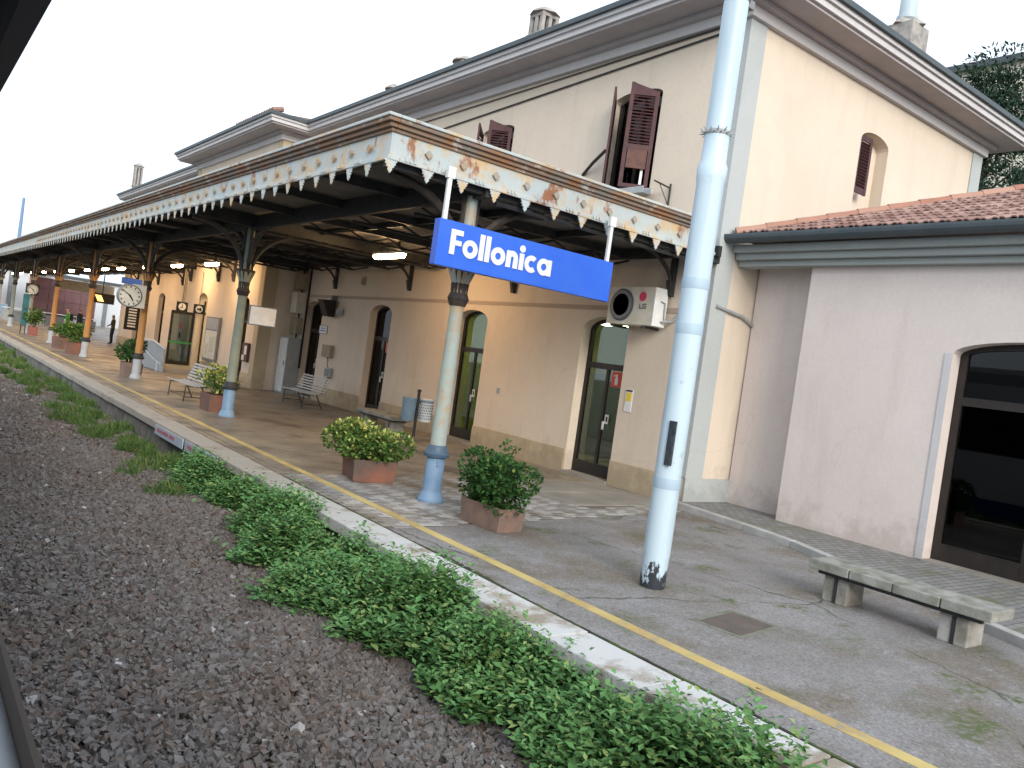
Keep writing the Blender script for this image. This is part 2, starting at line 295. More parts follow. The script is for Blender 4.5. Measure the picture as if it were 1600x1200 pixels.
# ---------------------------------------------------------------- mesh helpers
ORG = {}
def link(o): sc.collection.objects.link(o); return o
def tag(o, label=None, cat=None, group=None, kind=None):
    if label: o['label'] = label
    if cat: o['category'] = cat
    if group: o['group'] = group
    if kind: o['kind'] = kind
    return o
def thing(name, loc, label, cat, group=None):
    o = link(bpy.data.objects.new(name, None)); o.location = loc; o.empty_display_size = .1; ORG[o.name] = Vector(loc); return tag(o, label, cat, group)
class MB:
    def __init__(s, M=None): s.v = []; s.f = []; s.M = M
    def add(s, vs, fs):
        n = len(s.v)
        if s.M is not None: vs = [tuple(s.M @ Vector(p)) for p in vs]
        s.v += [tuple(p) for p in vs]; s.f += [tuple(i+n for i in q) for q in fs]; return s
    def box(s, x0, x1, y0, y1, z0, z1):
        return s.add([(x0,y0,z0),(x1,y0,z0),(x1,y1,z0),(x0,y1,z0),(x0,y0,z1),(x1,y0,z1),(x1,y1,z1),(x0,y1,z1)],
                     [(0,3,2,1),(4,5,6,7),(0,1,5,4),(1,2,6,5),(2,3,7,6),(3,0,4,7)])
    def prism(s, poly, d0, d1, ax='x'):
        # poly in the two remaining axes (y,z) for x ; (x,z) for y ; (x,y) for z
        n = len(poly)
        mk = {'x': lambda a,b,d:(d,a,b), 'y': lambda a,b,d:(a,d,b), 'z': lambda a,b,d:(a,b,d)}[ax]
        vs = [mk(a,b,d0) for a,b in poly]+[mk(a,b,d1) for a,b in poly]
        fs = [tuple(range(n-1,-1,-1)), tuple(range(n,2*n))]+[(i,(i+1)%n,n+(i+1)%n,n+i) for i in range(n)]
        return s.add(vs, fs)
    def tube(s, pts, r, n=8):
        pts = [Vector(p) for p in pts]; rs = r if isinstance(r, (list, tuple)) else [r]*len(pts); vs = []; m = len(pts)
        for i, p in enumerate(pts):
            t = (pts[min(i+1,m-1)]-pts[max(i-1,0)]).normalized(); a = t.orthogonal().normalized() if abs(t.z) < .99 else Vector((1,0,0)); b = t.cross(a)
            if abs(t.z) < .99:
                a = t.cross(Vector((0,0,1))).normalized(); b = t.cross(a)
            for j in range(n):
                an = 2*math.pi*j/n; vs.append(p+(a*math.cos(an)+b*math.sin(an))*rs[i])
        fs = [(i*n+j, i*n+(j+1)%n, (i+1)*n+(j+1)%n, (i+1)*n+j) for i in range(m-1) for j in range(n)]
        fs += [tuple(range(n-1,-1,-1)), tuple((m-1)*n+j for j in range(n))]
        return s.add(vs, fs)
    def lathe(s, prof, c=(0,0,0), n=20):
        vs = []; m = len(prof)
        for r, z in prof:
            for j in range(n):
                an = 2*math.pi*j/n; vs.append((c[0]+r*math.cos(an), c[1]+r*math.sin(an), c[2]+z))
        fs = [(i*n+j, i*n+(j+1)%n, (i+1)*n+(j+1)%n, (i+1)*n+j) for i in range(m-1) for j in range(n)]
        fs += [tuple(range(n-1,-1,-1)), tuple((m-1)*n+j for j in range(n))]
        return s.add(vs, fs)
    def build(s, name, m, parent=None, smooth=False, bevel=0):
        org = ORG.get(parent.name, Vector((0,0,0))) if parent else Vector((0,0,0))
        me = bpy.data.meshes.new(name); me.from_pydata([tuple(Vector(p)-org) for p in s.v], [], s.f)
        bm = bmesh.new(); bm.from_mesh(me); bmesh.ops.recalc_face_normals(bm, faces=bm.faces)
        if bevel: bmesh.ops.bevel(bm, geom=[e for e in bm.edges if e.calc_face_angle(0) > .6], offset=bevel, segments=2, affect='EDGES', profile=.6)
        bm.to_mesh(me); bm.free()
        if smooth:
            me.polygons.foreach_set('use_smooth', [True]*len(me.polygons)); me.set_sharp_from_angle(angle=R(40))
        me.materials.append(M[m] if isinstance(m, str) else m)
        o = link(bpy.data.objects.new(name, me)); 
        if parent: o.parent = parent; ORG[o.name] = org
        return o
def box(name, m, parent, x0, x1, y0, y1, z0, z1, bevel=0): return MB().box(x0,x1,y0,y1,z0,z1).build(name, m, parent, bevel=bevel)
def shared(mesh, name, loc, parent, rot=None):
    o = link(bpy.data.objects.new(name, mesh)); org = ORG.get(parent.name, Vector((0,0,0)))
    o.parent = parent; o.location = Vector(loc)-org; ORG[o.name] = Vector(loc)
    if rot: o.rotation_euler = rot
    return o
def mesh_only(mb, name, m):
    o = mb.build(name, m); me = o.data; bpy.data.objects.remove(o); return me
def struct(o): o['kind'] = 'structure'; return o
def np_mesh(name, V, F, m, parent=None, k=3):
    me = bpy.data.meshes.new(name); nv = len(V); nf = len(F)
    me.vertices.add(nv); me.vertices.foreach_set('co', V.astype(np.float32).ravel())
    me.loops.add(nf*k); me.loops.foreach_set('vertex_index', F.astype(np.int32).ravel())
    me.polygons.add(nf); me.polygons.foreach_set('loop_start', np.arange(0, nf*k, k, dtype=np.int32)); me.polygons.foreach_set('loop_total', np.full(nf, k, dtype=np.int32))
    me.update(calc_edges=True); me.validate(); me.shade_flat(); me.materials.append(M[m]); o = link(bpy.data.objects.new(name, me))
    if parent: o.parent = parent; o.location = -ORG[parent.name]; ORG[o.name] = Vector((0,0,0))
    return o
def leaves(P, D, size, width=.5, fold=.25, up=None):
    """one folded two-triangle leaf per point P along direction D"""
    n = len(P); D = D/np.linalg.norm(D, axis=1, keepdims=True)
    ref = rng.normal(size=(n,3))*.5 + np.array([0,0,1.]) if up is None else up
    S = np.cross(D, ref); S /= np.linalg.norm(S, axis=1, keepdims=True)+1e-9; N = np.cross(S, D)
    L = np.asarray(size).reshape(-1,1)*np.ones((n,1))
    b = P; tip = P+D*L; l = P+D*L*.45+S*L*width*.5+N*L*fold*.3; r = P+D*L*.45-S*L*width*.5+N*L*fold*.3
    V = np.stack([b,l,tip,r],1).reshape(-1,3); i = np.arange(n)*4
    F = np.stack([np.stack([i,i+1,i+2],1), np.stack([i,i+2,i+3],1)],1).reshape(-1,3); return V, F
def arch(y0, y1, zs, rise, n=10):
    pts = []; c = (y0+y1)/2; h = (y1-y0)/2
    for i in range(n+1):
        t = math.pi*(1-i/n); pts.append((c+h*math.cos(t), zs+rise*math.sin(t)))
    return pts

# ================================================================ SETTING
struct(box('ground', 'ground', None, -600, 900, -300, 1500, -1.2, -.62))
bedm = MB(); nx, ny = 14, 120
for i in range(nx+1):
    for j in range(ny+1):
        x = -3+7.15*i/nx; y = -6+130*(j/ny)**1.6
        bedm.v.append((x, y, -.50+.025*math.sin(x*2.1+y*.6)+.02*math.sin(y*1.7-x)))
for i in range(nx):
    for j in range(ny): a = i*(ny+1)+j; bedm.f.append((a, a+ny+1, a+ny+2, a+1))
struct(bedm.build('track_bed', 'bed', None, smooth=True))
# platform
plat = tag(link(bpy.data.objects.new('platform', None)), kind='structure'); ORG['platform'] = Vector((0,0,0))
box('platform_wall', 'wallconc', plat, 4.22, 4.60, -8, 130, -.60, -.12)
MB().prism([(4.60,-8),(20,-8),(20,9.3),(11.2,8.87),(4.60,7.88)], -.6, 0, 'z').build('asphalt', 'asphalt', plat)
MB().prism([(4.60,7.885),(11.2,8.875),(11.2,11.3),(4.60,11.3)], -.6, -.012, 'z').build('paving_bed', 'mortar', plat)
MB().prism([(4.60,11.3),(30,11.3),(30,130),(4.60,130)], -.6, 0, 'z').build('brick_floor', 'floor', plat)
y = -8.0; kk = 0
while y < 66:
    L = random.uniform(.95, 1.25); dz = random.uniform(-.006, .006); dx = random.uniform(-.012, .012)
    MB().box(4.15+dx, 4.585, y+.006, y+L-.006, -.13, .004+dz).build('kerb_stone', 'kerb', plat, bevel=.014); y += L
box('kerb_stone', 'kerb', plat, 4.15, 4.585, y, 130, -.13, .004)
MB().box(4.985, 5.115, -8, 7.95, .0, .004).build('yellow_line', 'yline', plat)
MB().box(4.985, 5.115, 7.95, 130, .0, .005).build('yellow_line', 'yline', plat)
box('joint_strip', 'wallconc', plat, 4.74, 4.765, 11.3, 120, 0, .003)
# pavers
pmes = []
for pmn in ('paver', 'paverlight'):
  pme = mesh_only(MB().box(-.1,.1,-.0475,.0475,-.03,.0), 'paver', pmn); pmes.append(pme)
  bmx = bmesh.new(); bmx.from_mesh(pme); bmesh.ops.bevel(bmx, geom=[e for e in bmx.edges if all(v_.co.z > -.01 for v_ in e.verts)], offset=.006, segments=1, affect='EDGES'); bmx.to_mesh(pme); bmx.free()
spots = []
for j in range(40):
    yy = 7.90+j*.105
    for i in range(40):
        xx = 4.72+i*.21+(.105 if j % 2 else 0)
        edge = 7.885+.15*(xx-4.6)
        if yy-.05 < edge or yy > 11.24 or xx > 11.05: continue
        if 8.7 < xx and yy > edge+.5 and yy < 11.3: continue     # replaced by concrete slabs there
        spots.append((yy+.3*abs(xx-6), xx, yy, i % 2))
spots.sort()
for _, xx, yy, q in spots[:290]: shared(pmes[q if random.random() < .9 else 1-q], 'paver', (xx, yy, random.uniform(-.003,.003)), plat)
pm = (MB(), MB())
for _, xx, yy, q in spots[290:]: pm[q].box(xx-.1, xx+.1, yy-.0475, yy+.0475, -.03, random.uniform(-.003,.003))
for q in (0, 1): tag(pm[q].build('paving', ('paver','paverlight')[q], plat), kind='stuff')
for i in range(2):
    for j in range(2): box('concrete_slab', 'slabconc', plat, 8.63+i*1.2, 9.81+i*1.2, 9.25+j*1.02, 10.25+j*1.02, -.05, .001+.003*((i+j)%2), bevel=.008)
yy = -4.0; lft, rgt = [], []
while yy < 11:
    rgt.append((4.605+.035*max(0, math.sin(yy*1.7)*math.sin(yy*.63+1))*random.uniform(.4,1.6)+random.uniform(0,.012), yy)); yy += .035
MB().prism([(4.586, 11), (4.586, -4)]+rgt, -.01, .005, 'z').build('mossy_joint', 'moss', plat)
# manhole cover set in the asphalt
mh = thing('manhole_cover', (6.2,4.35,0), 'sunken brown manhole cover in a stone frame in the asphalt', 'manhole')
MB(Matrix.Translation((6.2,4.35,0)) @ Matrix.Rotation(R(8),4,'Z')).box(-.30,.30,-.20,.20,-.02,.006).build('lid', mat('manhole_lid', (.13,.10,.085), (.09,.075,.065), 6, .8, .3, 40), mh)
fm = MB(Matrix.Translation((6.2,4.35,0)) @ Matrix.Rotation(R(8),4,'Z'))
fm.box(-.36,-.305,-.26,.26,-.02,.004).box(.305,.36,-.26,.26,-.02,.004).box(-.303,.303,-.26,-.205,-.02,.005).box(-.303,.303,.205,.26,-.02,.005).build('frame', mat('worn_stone_frame', (.20,.19,.17), (.13,.14,.09), 9, .9, .4, 40), mh)
# sidewalk before the annex
kl = [(10.80,9.18),(10.55,7.56),(10.33,6.57),(9.0,3.44),(8.0,1.0),(6.9,-2)]
tw = struct(MB().prism([(a+.13,b) for a,b in kl]+[(16,-2),(16,9.18)], -.05, .09, 'z').build('sidewalk', 'sidewalk'))
ORG['sidewalk'] = Vector((0,0,0))
for i in range(len(kl)-1):
    a = Vector(kl[i]); b = Vector(kl[i+1]); n = max(1, round((b-a).length/1.1)); d = (b-a)/n
    nn = Vector((d.y,-d.x)).normalized()*-.14
    if nn.x < 0: nn = -nn
    for q in range(n):
        p0 = a+d*q+d.normalized()*.006; p1 = a+d*(q+1)-d.normalized()*.006
        MB().prism([tuple(p0),tuple(p1),tuple(p1+nn),tuple(p0+nn)], -.05, .098, 'z').build('kerb_block', 'sidekerb', tw, bevel=.012)

# ballast stones
ico = bmesh.new(); bmesh.ops.create_cube(ico, size=1.35); bmesh.ops.triangulate(ico, faces=ico.faces); IV = np.array([v_.co[:] for v_ in ico.verts]); IF = np.array([[v_.index for v_ in f.verts] for f in ico.faces]); ico.free()
def stones(n, xr, yr, s0, s1, zb=-.49):
    x = rng.uniform(*xr, n); y = rng.uniform(*yr, n); s = rng.uniform(s0, s1, n)
    z = zb+.025*np.sin(x*2.1+y*.6)+.02*np.sin(y*1.7-x)+rng.uniform(-.01,.03,n)
    sh = (IV[None]+rng.uniform(-.38,.38,(n,8,3)))*rng.uniform(.5,1.25,(n,1,3))
    a = rng.uniform(0,6.28,(n,3)); c, q = np.cos(a), np.sin(a)
    def rot(V, i, j, cc, ss):
        W = V.copy(); W[:,:,i] = V[:,:,i]*cc[:,None]-V[:,:,j]*ss[:,None]; W[:,:,j] = V[:,:,i]*ss[:,None]+V[:,:,j]*cc[:,None]; return W
    for t, (i, j) in enumerate(((0,1),(1,2),(0,2))): sh = rot(sh, i, j, c[:,t], q[:,t])
    V = sh*s[:,None,None]+np.stack([x,y,z],1)[:,None]
    F = (IF[None]+(np.arange(n)*8)[:,None,None]).reshape(-1,3); return V.reshape(-1,3), F
VS, FS, off = [], [], 0
for args in ((36000,(.2,4.15),(2.0,8),.013,.038),(27000,(.2,4.15),(8,16),.018,.04),(16000,(-.5,4.15),(16,32),.025,.046),(7000,(-.5,4.15),(32,60),.04,.06)):
    V, F = stones(*args); VS.append(V); FS.append(F+off); off += len(V)
tag(np_mesh('ballast', np.concatenate(VS), np.concatenate(FS), 'ballast'), 'dark brown-grey crushed ballast stones', kind='stuff')

# ================================================================ STATION BUILDING
sb = thing('station_building', (11.05,9.2,0), 'long two-storey peach plaster station building with maroon shutters', 'building')
FX = 11.05; H = 8.62
def walled(name, x0, x1, ya, yb, cols, m='peach', top=H):
    """wall facing -x from ya to yb; cols = list of (y0,y1,[(z0,zspring,rise),...]) stacked openings"""
    mb = MB(); y = ya
    for (a, b, ops) in sorted(cols):
        mb.box(x0, x1, y, a, 0, top); z = 0
        for (z0, zs, rise) in ops:
            if z0 > z: mb.box(x0, x1, a, b, z, z0)
            z = zs+rise+.35
            mb.prism(arch(a, b, zs, rise)+[(b, z), (a, z)], x0, x1, 'x')
        mb.box(x0, x1, a, b, z, top); y = b
    mb.box(x0, x1, y, yb, 0, top); return mb.build(name, m, sb)
dc = [11.70, 16.35, 21.0, 25.65]
walled('wall', FX, FX+.35, 9.2, 27.1, [(c-.65, c+.65, [(0,2.95,.25),(5.65,7.5,.14)]) for c in dc])
MX = 9.8
walled('wall', MX, MX+.35, 27.1, 36.7, [(c-.62, c+.62, [(0,2.85,.3),(5.65,7.5,.14)]) for c in (28.95, 33.75)])
box('wall', 'peach', sb, MX+.35, FX+.3, 27.1, 27.4, 0, H); box('wall', 'peach', sb, MX+.35, FX+.3, 36.4, 36.7, 0, H)
walled('wall', FX, FX+.35, 36.7, 54.6, [(c-.65, c+.65, [(0,2.95,.25),(5.65,7.5,.14)]) for c in (40.2,45.2,50.2)])
box('wall', 'peach', sb, FX+.35, 19.95, 54.3, 54.6, 0, H); box('wall', 'peach', sb, 19.65, 19.95, 9.5, 54.3, 0, H)
# side wall facing -y with one window recess
def side_piece(mb):
    a, b = 14.85, 15.9
    mb.box(FX+.35, a, 9.2, 9.5, 0, H); mb.box(b, 19.95, 9.2, 9.5, 0, H); mb.box(a, b, 9.2, 9.5, 0, 5.7)
    mb.prism(arch(a, b, 7.45, .2)+[(b, H), (a, H)], 9.2, 9.5, 'y'); mb.box(a-.1, b+.1, 9.46, 9.6, 5.5, 8); return mb
side_piece(MB()).build('wall', 'peach', sb)
for (x0,x1,y0,y1) in ((FX-.025,FX+.42,9.175,9.195),(FX-.025,FX-.003,9.197,9.62),(19.5,19.975,9.175,9.195)):
    box('corner_strip', 'quoin', sb, x0, x1, y0, y1, .5, H)
for ya, yb in ((27.075,27.5),(36.3,36.725)): box('corner_strip', 'plinth', sb, MX-.03, MX-.003, ya, yb, 0, H)
box('corner_strip', 'plinth', sb, MX-.03, MX+.4, 27.07, 27.097, 0, H)
# plinths with gaps at doors
def plinth(x, ya, yb, gaps, h=.48):
    y = ya
    for a, b in sorted(gaps)+[(yb, yb)]:
        if a-y > .05: MB().box(x-.035, x-.002, y, a, 0, h).build('plinth', 'plinth', sb, bevel=.008)
        y = b
plinth(FX, 9.64, 27.06, [(c-.66, c+.66) for c in dc]); plinth(MX, 27.5, 36.3, [(c-.63,c+.63) for c in (28.95,33.75)]); plinth(FX, 36.75, 54.6, [(c-.66,c+.66) for c in (40.2,45.2,50.2)])
box('plinth', 'quoin', sb, FX-.03, 12.22, 9.16, 9.174, 0, .5)
box('string_course', mat('grey_band', (.40,.33,.27), None, rough=.9), sb, FX-.012, FX-.002, 9.64, 27.06, 3.33, 3.42)
# eaves: frieze moulding, soffit, cornice, gutter, roof
def ring(poly, name, m, z0, z1, o0, o1):
    """band that follows the outline poly (ccw list of (x,y)), between offsets o0..o1 outward"""
    mb = MB(); n = len(poly); P = [Vector(p) for p in poly]; offs = []
    for i in range(n):
        a, b, c = P[i-1], P[i], P[(i+1) % n]; d1 = (b-a).normalized(); d2 = (c-b).normalized()
        n1 = Vector((d1.y,-d1.x)); n2 = Vector((d2.y,-d2.x)); offs.append(n1+n2 if abs(n1.dot(n2)) < .5 else n1)
    for i in range(n):
        j = (i+1) % n
        q = [P[i]+offs[i]*o0, P[j]+offs[j]*o0, P[j]+offs[j]*o1, P[i]+offs[i]*o1]
        mb.prism([tuple(p) for p in q], z0, z1, 'z')
    return mb.build(name, m, sb)
OUT = [(FX,9.2),(19.95,9.2),(19.95,54.6),(FX,54.6),(FX,36.7),(MX,36.7),(MX,27.1),(FX,27.1)]
ring(OUT, 'frieze_moulding', 'cornice', 8.42, 8.60, .0, .10)
ring(OUT, 'frieze_moulding', 'soffit', 8.60, 8.70, .0, .22)
ring(OUT, 'soffit', 'soffit', 8.70, 8.76, -.05, .70)
ring(OUT, 'cornice', 'cornice', 8.755, 8.87, .56, .76)
ring(OUT, 'cornice', 'cornice', 8.87, 8.95, .60, .81)
ring(OUT, 'gutter', 'gutter', 8.95, 9.05, .62, .88)
rf = MB(); e = .8; z0, zr = 9.0, 10.85
A = [(FX-e,9.2-e),(19.95+e,9.2-e),(19.95+e,54.6+e),(FX-e,54.6+e)]; rg = [(15.5,14.2),(15.5,49.6)]
rf.add([(*p,z0) for p in A]+[(*p,zr) for p in rg], [(0,1,4),(1,2,5,4),(2,3,5),(3,0,4,5),(3,2,1,0)])
rf.add([(MX-e,27.1-e,z0),(MX-e,36.7+e,z0),(15.4,36.7+e,z0+.02),(15.4,27.1-e,z0+.02),(15.4,31.9,10.8),(MX+3.8,31.9,10.8)], [(0,1,5),(0,5,4,3),(1,2,4,5),(3,2,1,0)])
rf.build('roof', 'rooftop', sb)
# roof edge tiles seen above the gutter on the middle bay
ctm = mesh_only(MB().tube([(0,0,0),(.35,0,.12)], .09, 8), 'roof_tile', 'tile')
for i in range(16): shared(ctm, 'roof_tile', (MX-e+.05+i*.1*0, 26.45+i*.23, 9.10), sb)
def chimney(x, y, zb, w, h, kind):
    p = MB(); 
    if kind == 'lantern':
        p.box(x-w,x+w,y-w,y+w,zb-1.2,zb+.05); p.box(x-w*1.15,x+w*1.15,y-w*1.15,y+w*1.15,zb+.05,zb+.12)
        for sx in (-1,0,1):
            for sy in (-1,0,1):
                if sx or sy: p.box(x+sx*w*.8-.05,x+sx*w*.8+.05,y+sy*w*.8-.05,y+sy*w*.8+.05,zb+.12,zb+h-.22)
        p.box(x-w,x+w,y-w,y+w,zb+h-.22,zb+h-.12); o = p.build('chimney', 'chimney', sb)
        MB().lathe([(w*1.5,0),(w*1.25,.07),(w*.6,.17),(.03,.2)], (x,y,zb+h-.12), 8).build('chimney_cap', 'chimney', o)
    elif kind == 'cowl':
        p.box(x-w,x+w,y-w,y+w,zb-1,zb+h); o = p.build('chimney', 'chimney', sb)
        MB().lathe([(w*1.3,0),(w*.9,.12),(w*.6,.22)], (x,y,zb+h), 4).build('chimney_cap', 'chimney', o)
        MB().lathe([(.2,.16),(.24,.2),(.24,.27),(.2,.29),(.2,.66),(.17,.72),(.02,.73)], (x,y,zb+h), 16).build('flue', 'chimwhite', o, smooth=True)
    else:
        p.box(x-w,x+w,y-w,y+w,zb-1,zb+h); o = p.build('chimney', 'chimney', sb)
        MB().lathe([(w*1.6,0),(w*1.4,.06),(.03,.22)], (x,y,zb+h), 8).build('chimney_cap', 'chimney', o)
chimney(12.5, 17.1, 10.35, .27, .78, 'lantern'); chimney(12.5, 20.7, 10.1, .25, .45, 'low'); chimney(12.5, 25.0, 10.1, .2, .45, 'low')
chimney(18.3, 10.62, 10.2, .38, 1.0, 'cowl'); chimney(10.95, 54.1, 9.5, .22, 1.4, 'lantern')

# doors
def door(par, x, c, w, zs, rise, room='dark', stick=(), kind='a'):
    xi = x+.22
    d = MB(); a, b = c-w/2, c+w/2
    d.box(xi,xi+.07,a+.002,a+.08,.06,zs); d.box(xi,xi+.07,b-.08,b-.002,.06,zs); d.box(xi+.003,xi+.068,a+.08,b-.08,2.18,2.30)
    d.box(xi+.003,xi+.068,a+.08,b-.08,.06,.30); d.box(xi+.01,xi+.06,c-.035,c+.035,.30,2.18)
    outer = arch(a+.002,b-.002,zs,rise-.002); inner = arch(a+.08,b-.08,zs,rise-.07)
    for i in range(len(outer)-1): d.prism([outer[i],outer[i+1],inner[i+1],inner[i]], xi, xi+.07, 'x')
    o = d.build('door', 'darkframe', par)
    g = MB(); g.box(xi+.03,xi+.036,a+.08,c-.035,.30,2.18); g.box(xi+.03,xi+.036,c+.035,b-.08,.30,2.18)
    g.prism(arch(a+.08,b-.08,zs,rise-.07)+[(b-.08,2.30),(a+.08,2.30)], xi+.03, xi+.036, 'x'); g.build('pane', 'glass' if room != 'dark' else 'darkglass', o)
    box('threshold', 'slabconc', o, x-.06, xi+.1, a+.003, b-.003, -.02, .06)
    box('handle', 'white', o, xi-.04, xi-.005, c-.12, c-.09, 1.0, 1.16)
    if 'fire' in stick:
        f = box('fire_sign', 'red', o, xi-.012, xi-.004, c-.46, c-.16, 1.86, 2.16)
        MB().box(xi-.016,xi-.0125,c-.34,c-.26,1.90,2.04).box(xi-.016,xi-.0125,c-.32,c-.28,2.04,2.11).box(xi-.016,xi-.0125,c-.28,c-.22,2.07,2.09).build('pictogram', 'white', o)
    if 'tag' in stick: box('sticker', 'white', o, xi-.008, xi-.004, c-.22, c-.12, 1.12, 1.30); MB().box(xi-.011,xi-.0085,c-.20,c-.15,1.16,1.26).build('sticker_print', 'black', o)
    return o
door(sb, FX, dc[0], 1.3, 2.95, .25, 'lit', ('fire','tag')); door(sb, FX, dc[1], 1.3, 2.95, .25, 'lit', ('tag',))
door(sb, FX, dc[2], 1.3, 2.95, .25, 'dark', ('fire','tag')); door(sb, FX, dc[3], 1.3, 2.95, .25, 'dark', ('tag',))
for c in (40.2,45.2,50.2): door(sb, FX, c, 1.3, 2.95, .25)
door(sb, MX, 28.95, 1.24, 2.85, .3)
# rooms behind the glass
def room(name, x0, x1, y0, y1, z1, m):
    t = .05
    MB().box(x1,x1+t,y0,y1,0,z1).box(x0,x1,y0-t,y0,0,z1).box(x0,x1,y1,y1+t,0,z1).box(x0,x1+t,y0-t,y1+t,z1,z1+t).build(name, m, sb)
    box('room_floor', 'slabconc', sb, x0, x1, y0, y1, .003, .05)
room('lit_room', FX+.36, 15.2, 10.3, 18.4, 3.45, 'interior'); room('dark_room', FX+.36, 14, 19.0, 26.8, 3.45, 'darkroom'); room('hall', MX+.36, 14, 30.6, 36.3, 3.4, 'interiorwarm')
for yy in (11.6,13.0,16.9): box('room_lamp', 'inlamp', sb, 12.6, 12.75, yy-.5, yy+.5, 3.18, 3.24)
box('room_lamp', 'inlamp', sb, 11.2, 11.4, 33.0, 34.4, 3.05, 3.1)
box('room_lamp', emis('dim_indoor_lamp', (.8,.9,1), 3), sb, 12.3, 12.4, 25.3, 25.8, 3.1, 3.15)
MB().box(12.9,13.4,11.0,12.8,.05,1.0).box(14.2,14.8,12,17,.05,2.1).build('cupboard', 'midgrey', sb)
# hall door leaf swung open
lf = MB(); y = 34.42
lf.box(8.84,8.93,y,y+.05,.15,2.32).box(9.66,9.76,y,y+.05,.15,2.32).box(8.93,9.66,y+.002,y+.048,.15,.3).box(8.93,9.66,y+.002,y+.048,2.2,2.32)
lo = lf.build('door', 'darkframe', sb); box('pane', 'glass', lo, 8.93,9.66,y+.02,y+.026,.3,2.2); box('push_bar', 'green', lo, 8.86,9.74,y-.07,y-.03,1.02,1.09)
lf = MB(); a, b = 33.13, 34.37
lf.box(MX+.25,MX+.3,a+.002,a+.07,.0,2.85).box(MX+.25,MX+.3,b-.07,b-.002,0,2.85).box(MX+.25,MX+.3,a+.07,b-.07,2.3,2.4).build('door_frame', 'darkframe', sb)

# shuttered upper windows
slat = mesh_only(MB(Matrix.Rotation(R(-35),4,'X')).box(.0,.40,-.03,.03,-.006,.006), 'slat', 'shutter')
def shutter(hy, ang, sgn, closed_bottom=True):
    """leaf hinged at y=hy on the facade; direction angle measured from +y in plan towards -x"""
    w = .55; o = thing('tmp', (FX-.02,hy,5.65), '', ''); T = Matrix.Translation((FX-.02,hy,5.65)) @ Matrix.Rotation(ang,4,'Z')
    hgt = 1.85
    f = MB(T); f.box(0,.075,-.02,.02,0,hgt).box(w-.075,w,-.02,.02,0,hgt+.13)
    f.prism([(.075,hgt-.1),(w-.075,hgt-.1),(w-.075,hgt+.115),(.075,hgt+.01)], -.018, .018, 'y').box(.075,w-.075,-.018,.018,.72,.82).box(.075,w-.075,-.018,.018,0,.07)
    bpy.data.objects.remove(o)
    s = f.build('shutter', 'shutter', sb)
    ORG[s.name] = ORG[sb.name]
    for i in range(15):
        q = link(bpy.data.objects.new('slat', slat)); q.parent = s
        q.matrix_local = Matrix.Translation(-ORG[sb.name]) @ T @ Matrix.Translation((.075,0,.86+i*.062))
    return s, T
for i, c in enumerate(dc[:2]):
    a, b = c-.65, c+.65
    s, T = shutter(a+.05, R(138), 1)
    MB(T).box(.09,.46,.022,.05,.36,.71).build('hatch', 'shutterfade', s)
    MB(T).box(.12,.17,-.03,-.01,.07,.36).build('hatch_stay', 'white', s) if i == 0 else None
    s2, T2 = shutter(b-.05, R(224), -1)
    MB(T2).box(.08,.47,-.012,.012,.07,.72).build('panel', 'shutter', s2)
    xi = FX+.16
    wf = MB().box(xi,xi+.05,a+.01,a+.09,5.66,7.5).box(xi,xi+.05,b-.09,b-.01,5.66,7.5).box(xi,xi+.05,a+.09,b-.09,5.66,5.74).box(xi,xi+.05,c-.04,c+.04,5.74,7.5).build('window_frame', 'darkframe', sb)
    MB().prism(arch(a+.01,b-.01,7.5,.13)+[(b-.01,5.7),(a+.01,5.7)], xi+.06, xi+.07, 'x').build('pane', 'darkglass', wf)
    box('sill', 'cornice', sb, FX-.12, FX+.15, a-.08, b+.08, 5.56, 5.645, bevel=.01)
for c in dc[2:]:
    box('shutter', 'shutter', sb, FX+.05, FX+.09, c-.64, c-.005, 5.66, 7.6); box('shutter', 'shutter', sb, FX+.05, FX+.09, c+.005, c+.64, 5.66, 7.6); box('sill', 'cornice', sb, FX-.12, FX+.15, c-.73, c+.73, 5.56, 5.645)
for x, cs in ((MX,(28.95,33.75)),(FX,(40.2,45.2,50.2))):
    for c in cs: box('shutter', 'shutter', sb, x+.05, x+.09, c-.62, c-.005, 5.66, 7.6); box('shutter', 'shutter', sb, x+.05, x+.09, c+.005, c+.62, 5.66, 7.6)
MB().tube([(FX-.02,13.0,6.12),(FX-.18,12.55,6.28),(FX-.34,12.05,6.42)], .035, 6).build('shutter_stay', 'iron2', sb)
# side window : one closed louvred leaf in the recess
sw = MB().box(14.88,14.95,9.24,9.28,6.4,7.55).box(15.28,15.36,9.24,9.28,6.4,7.55).box(14.95,15.28,9.242,9.278,7.45,7.55).box(14.95,15.28,9.242,9.278,6.4,6.52).build('shutter', 'shutter', sb)
sl2 = mesh_only(MB(Matrix.Rotation(R(-35),4,'X')).box(0,.33,-.03,.03,-.006,.006), 'slat', 'shutter')
for i in range(14):
    q = link(bpy.data.objects.new('slat', sl2)); q.parent = sw; q.location = Vector((14.95,9.26,6.56+i*.064))-ORG[sb.name]
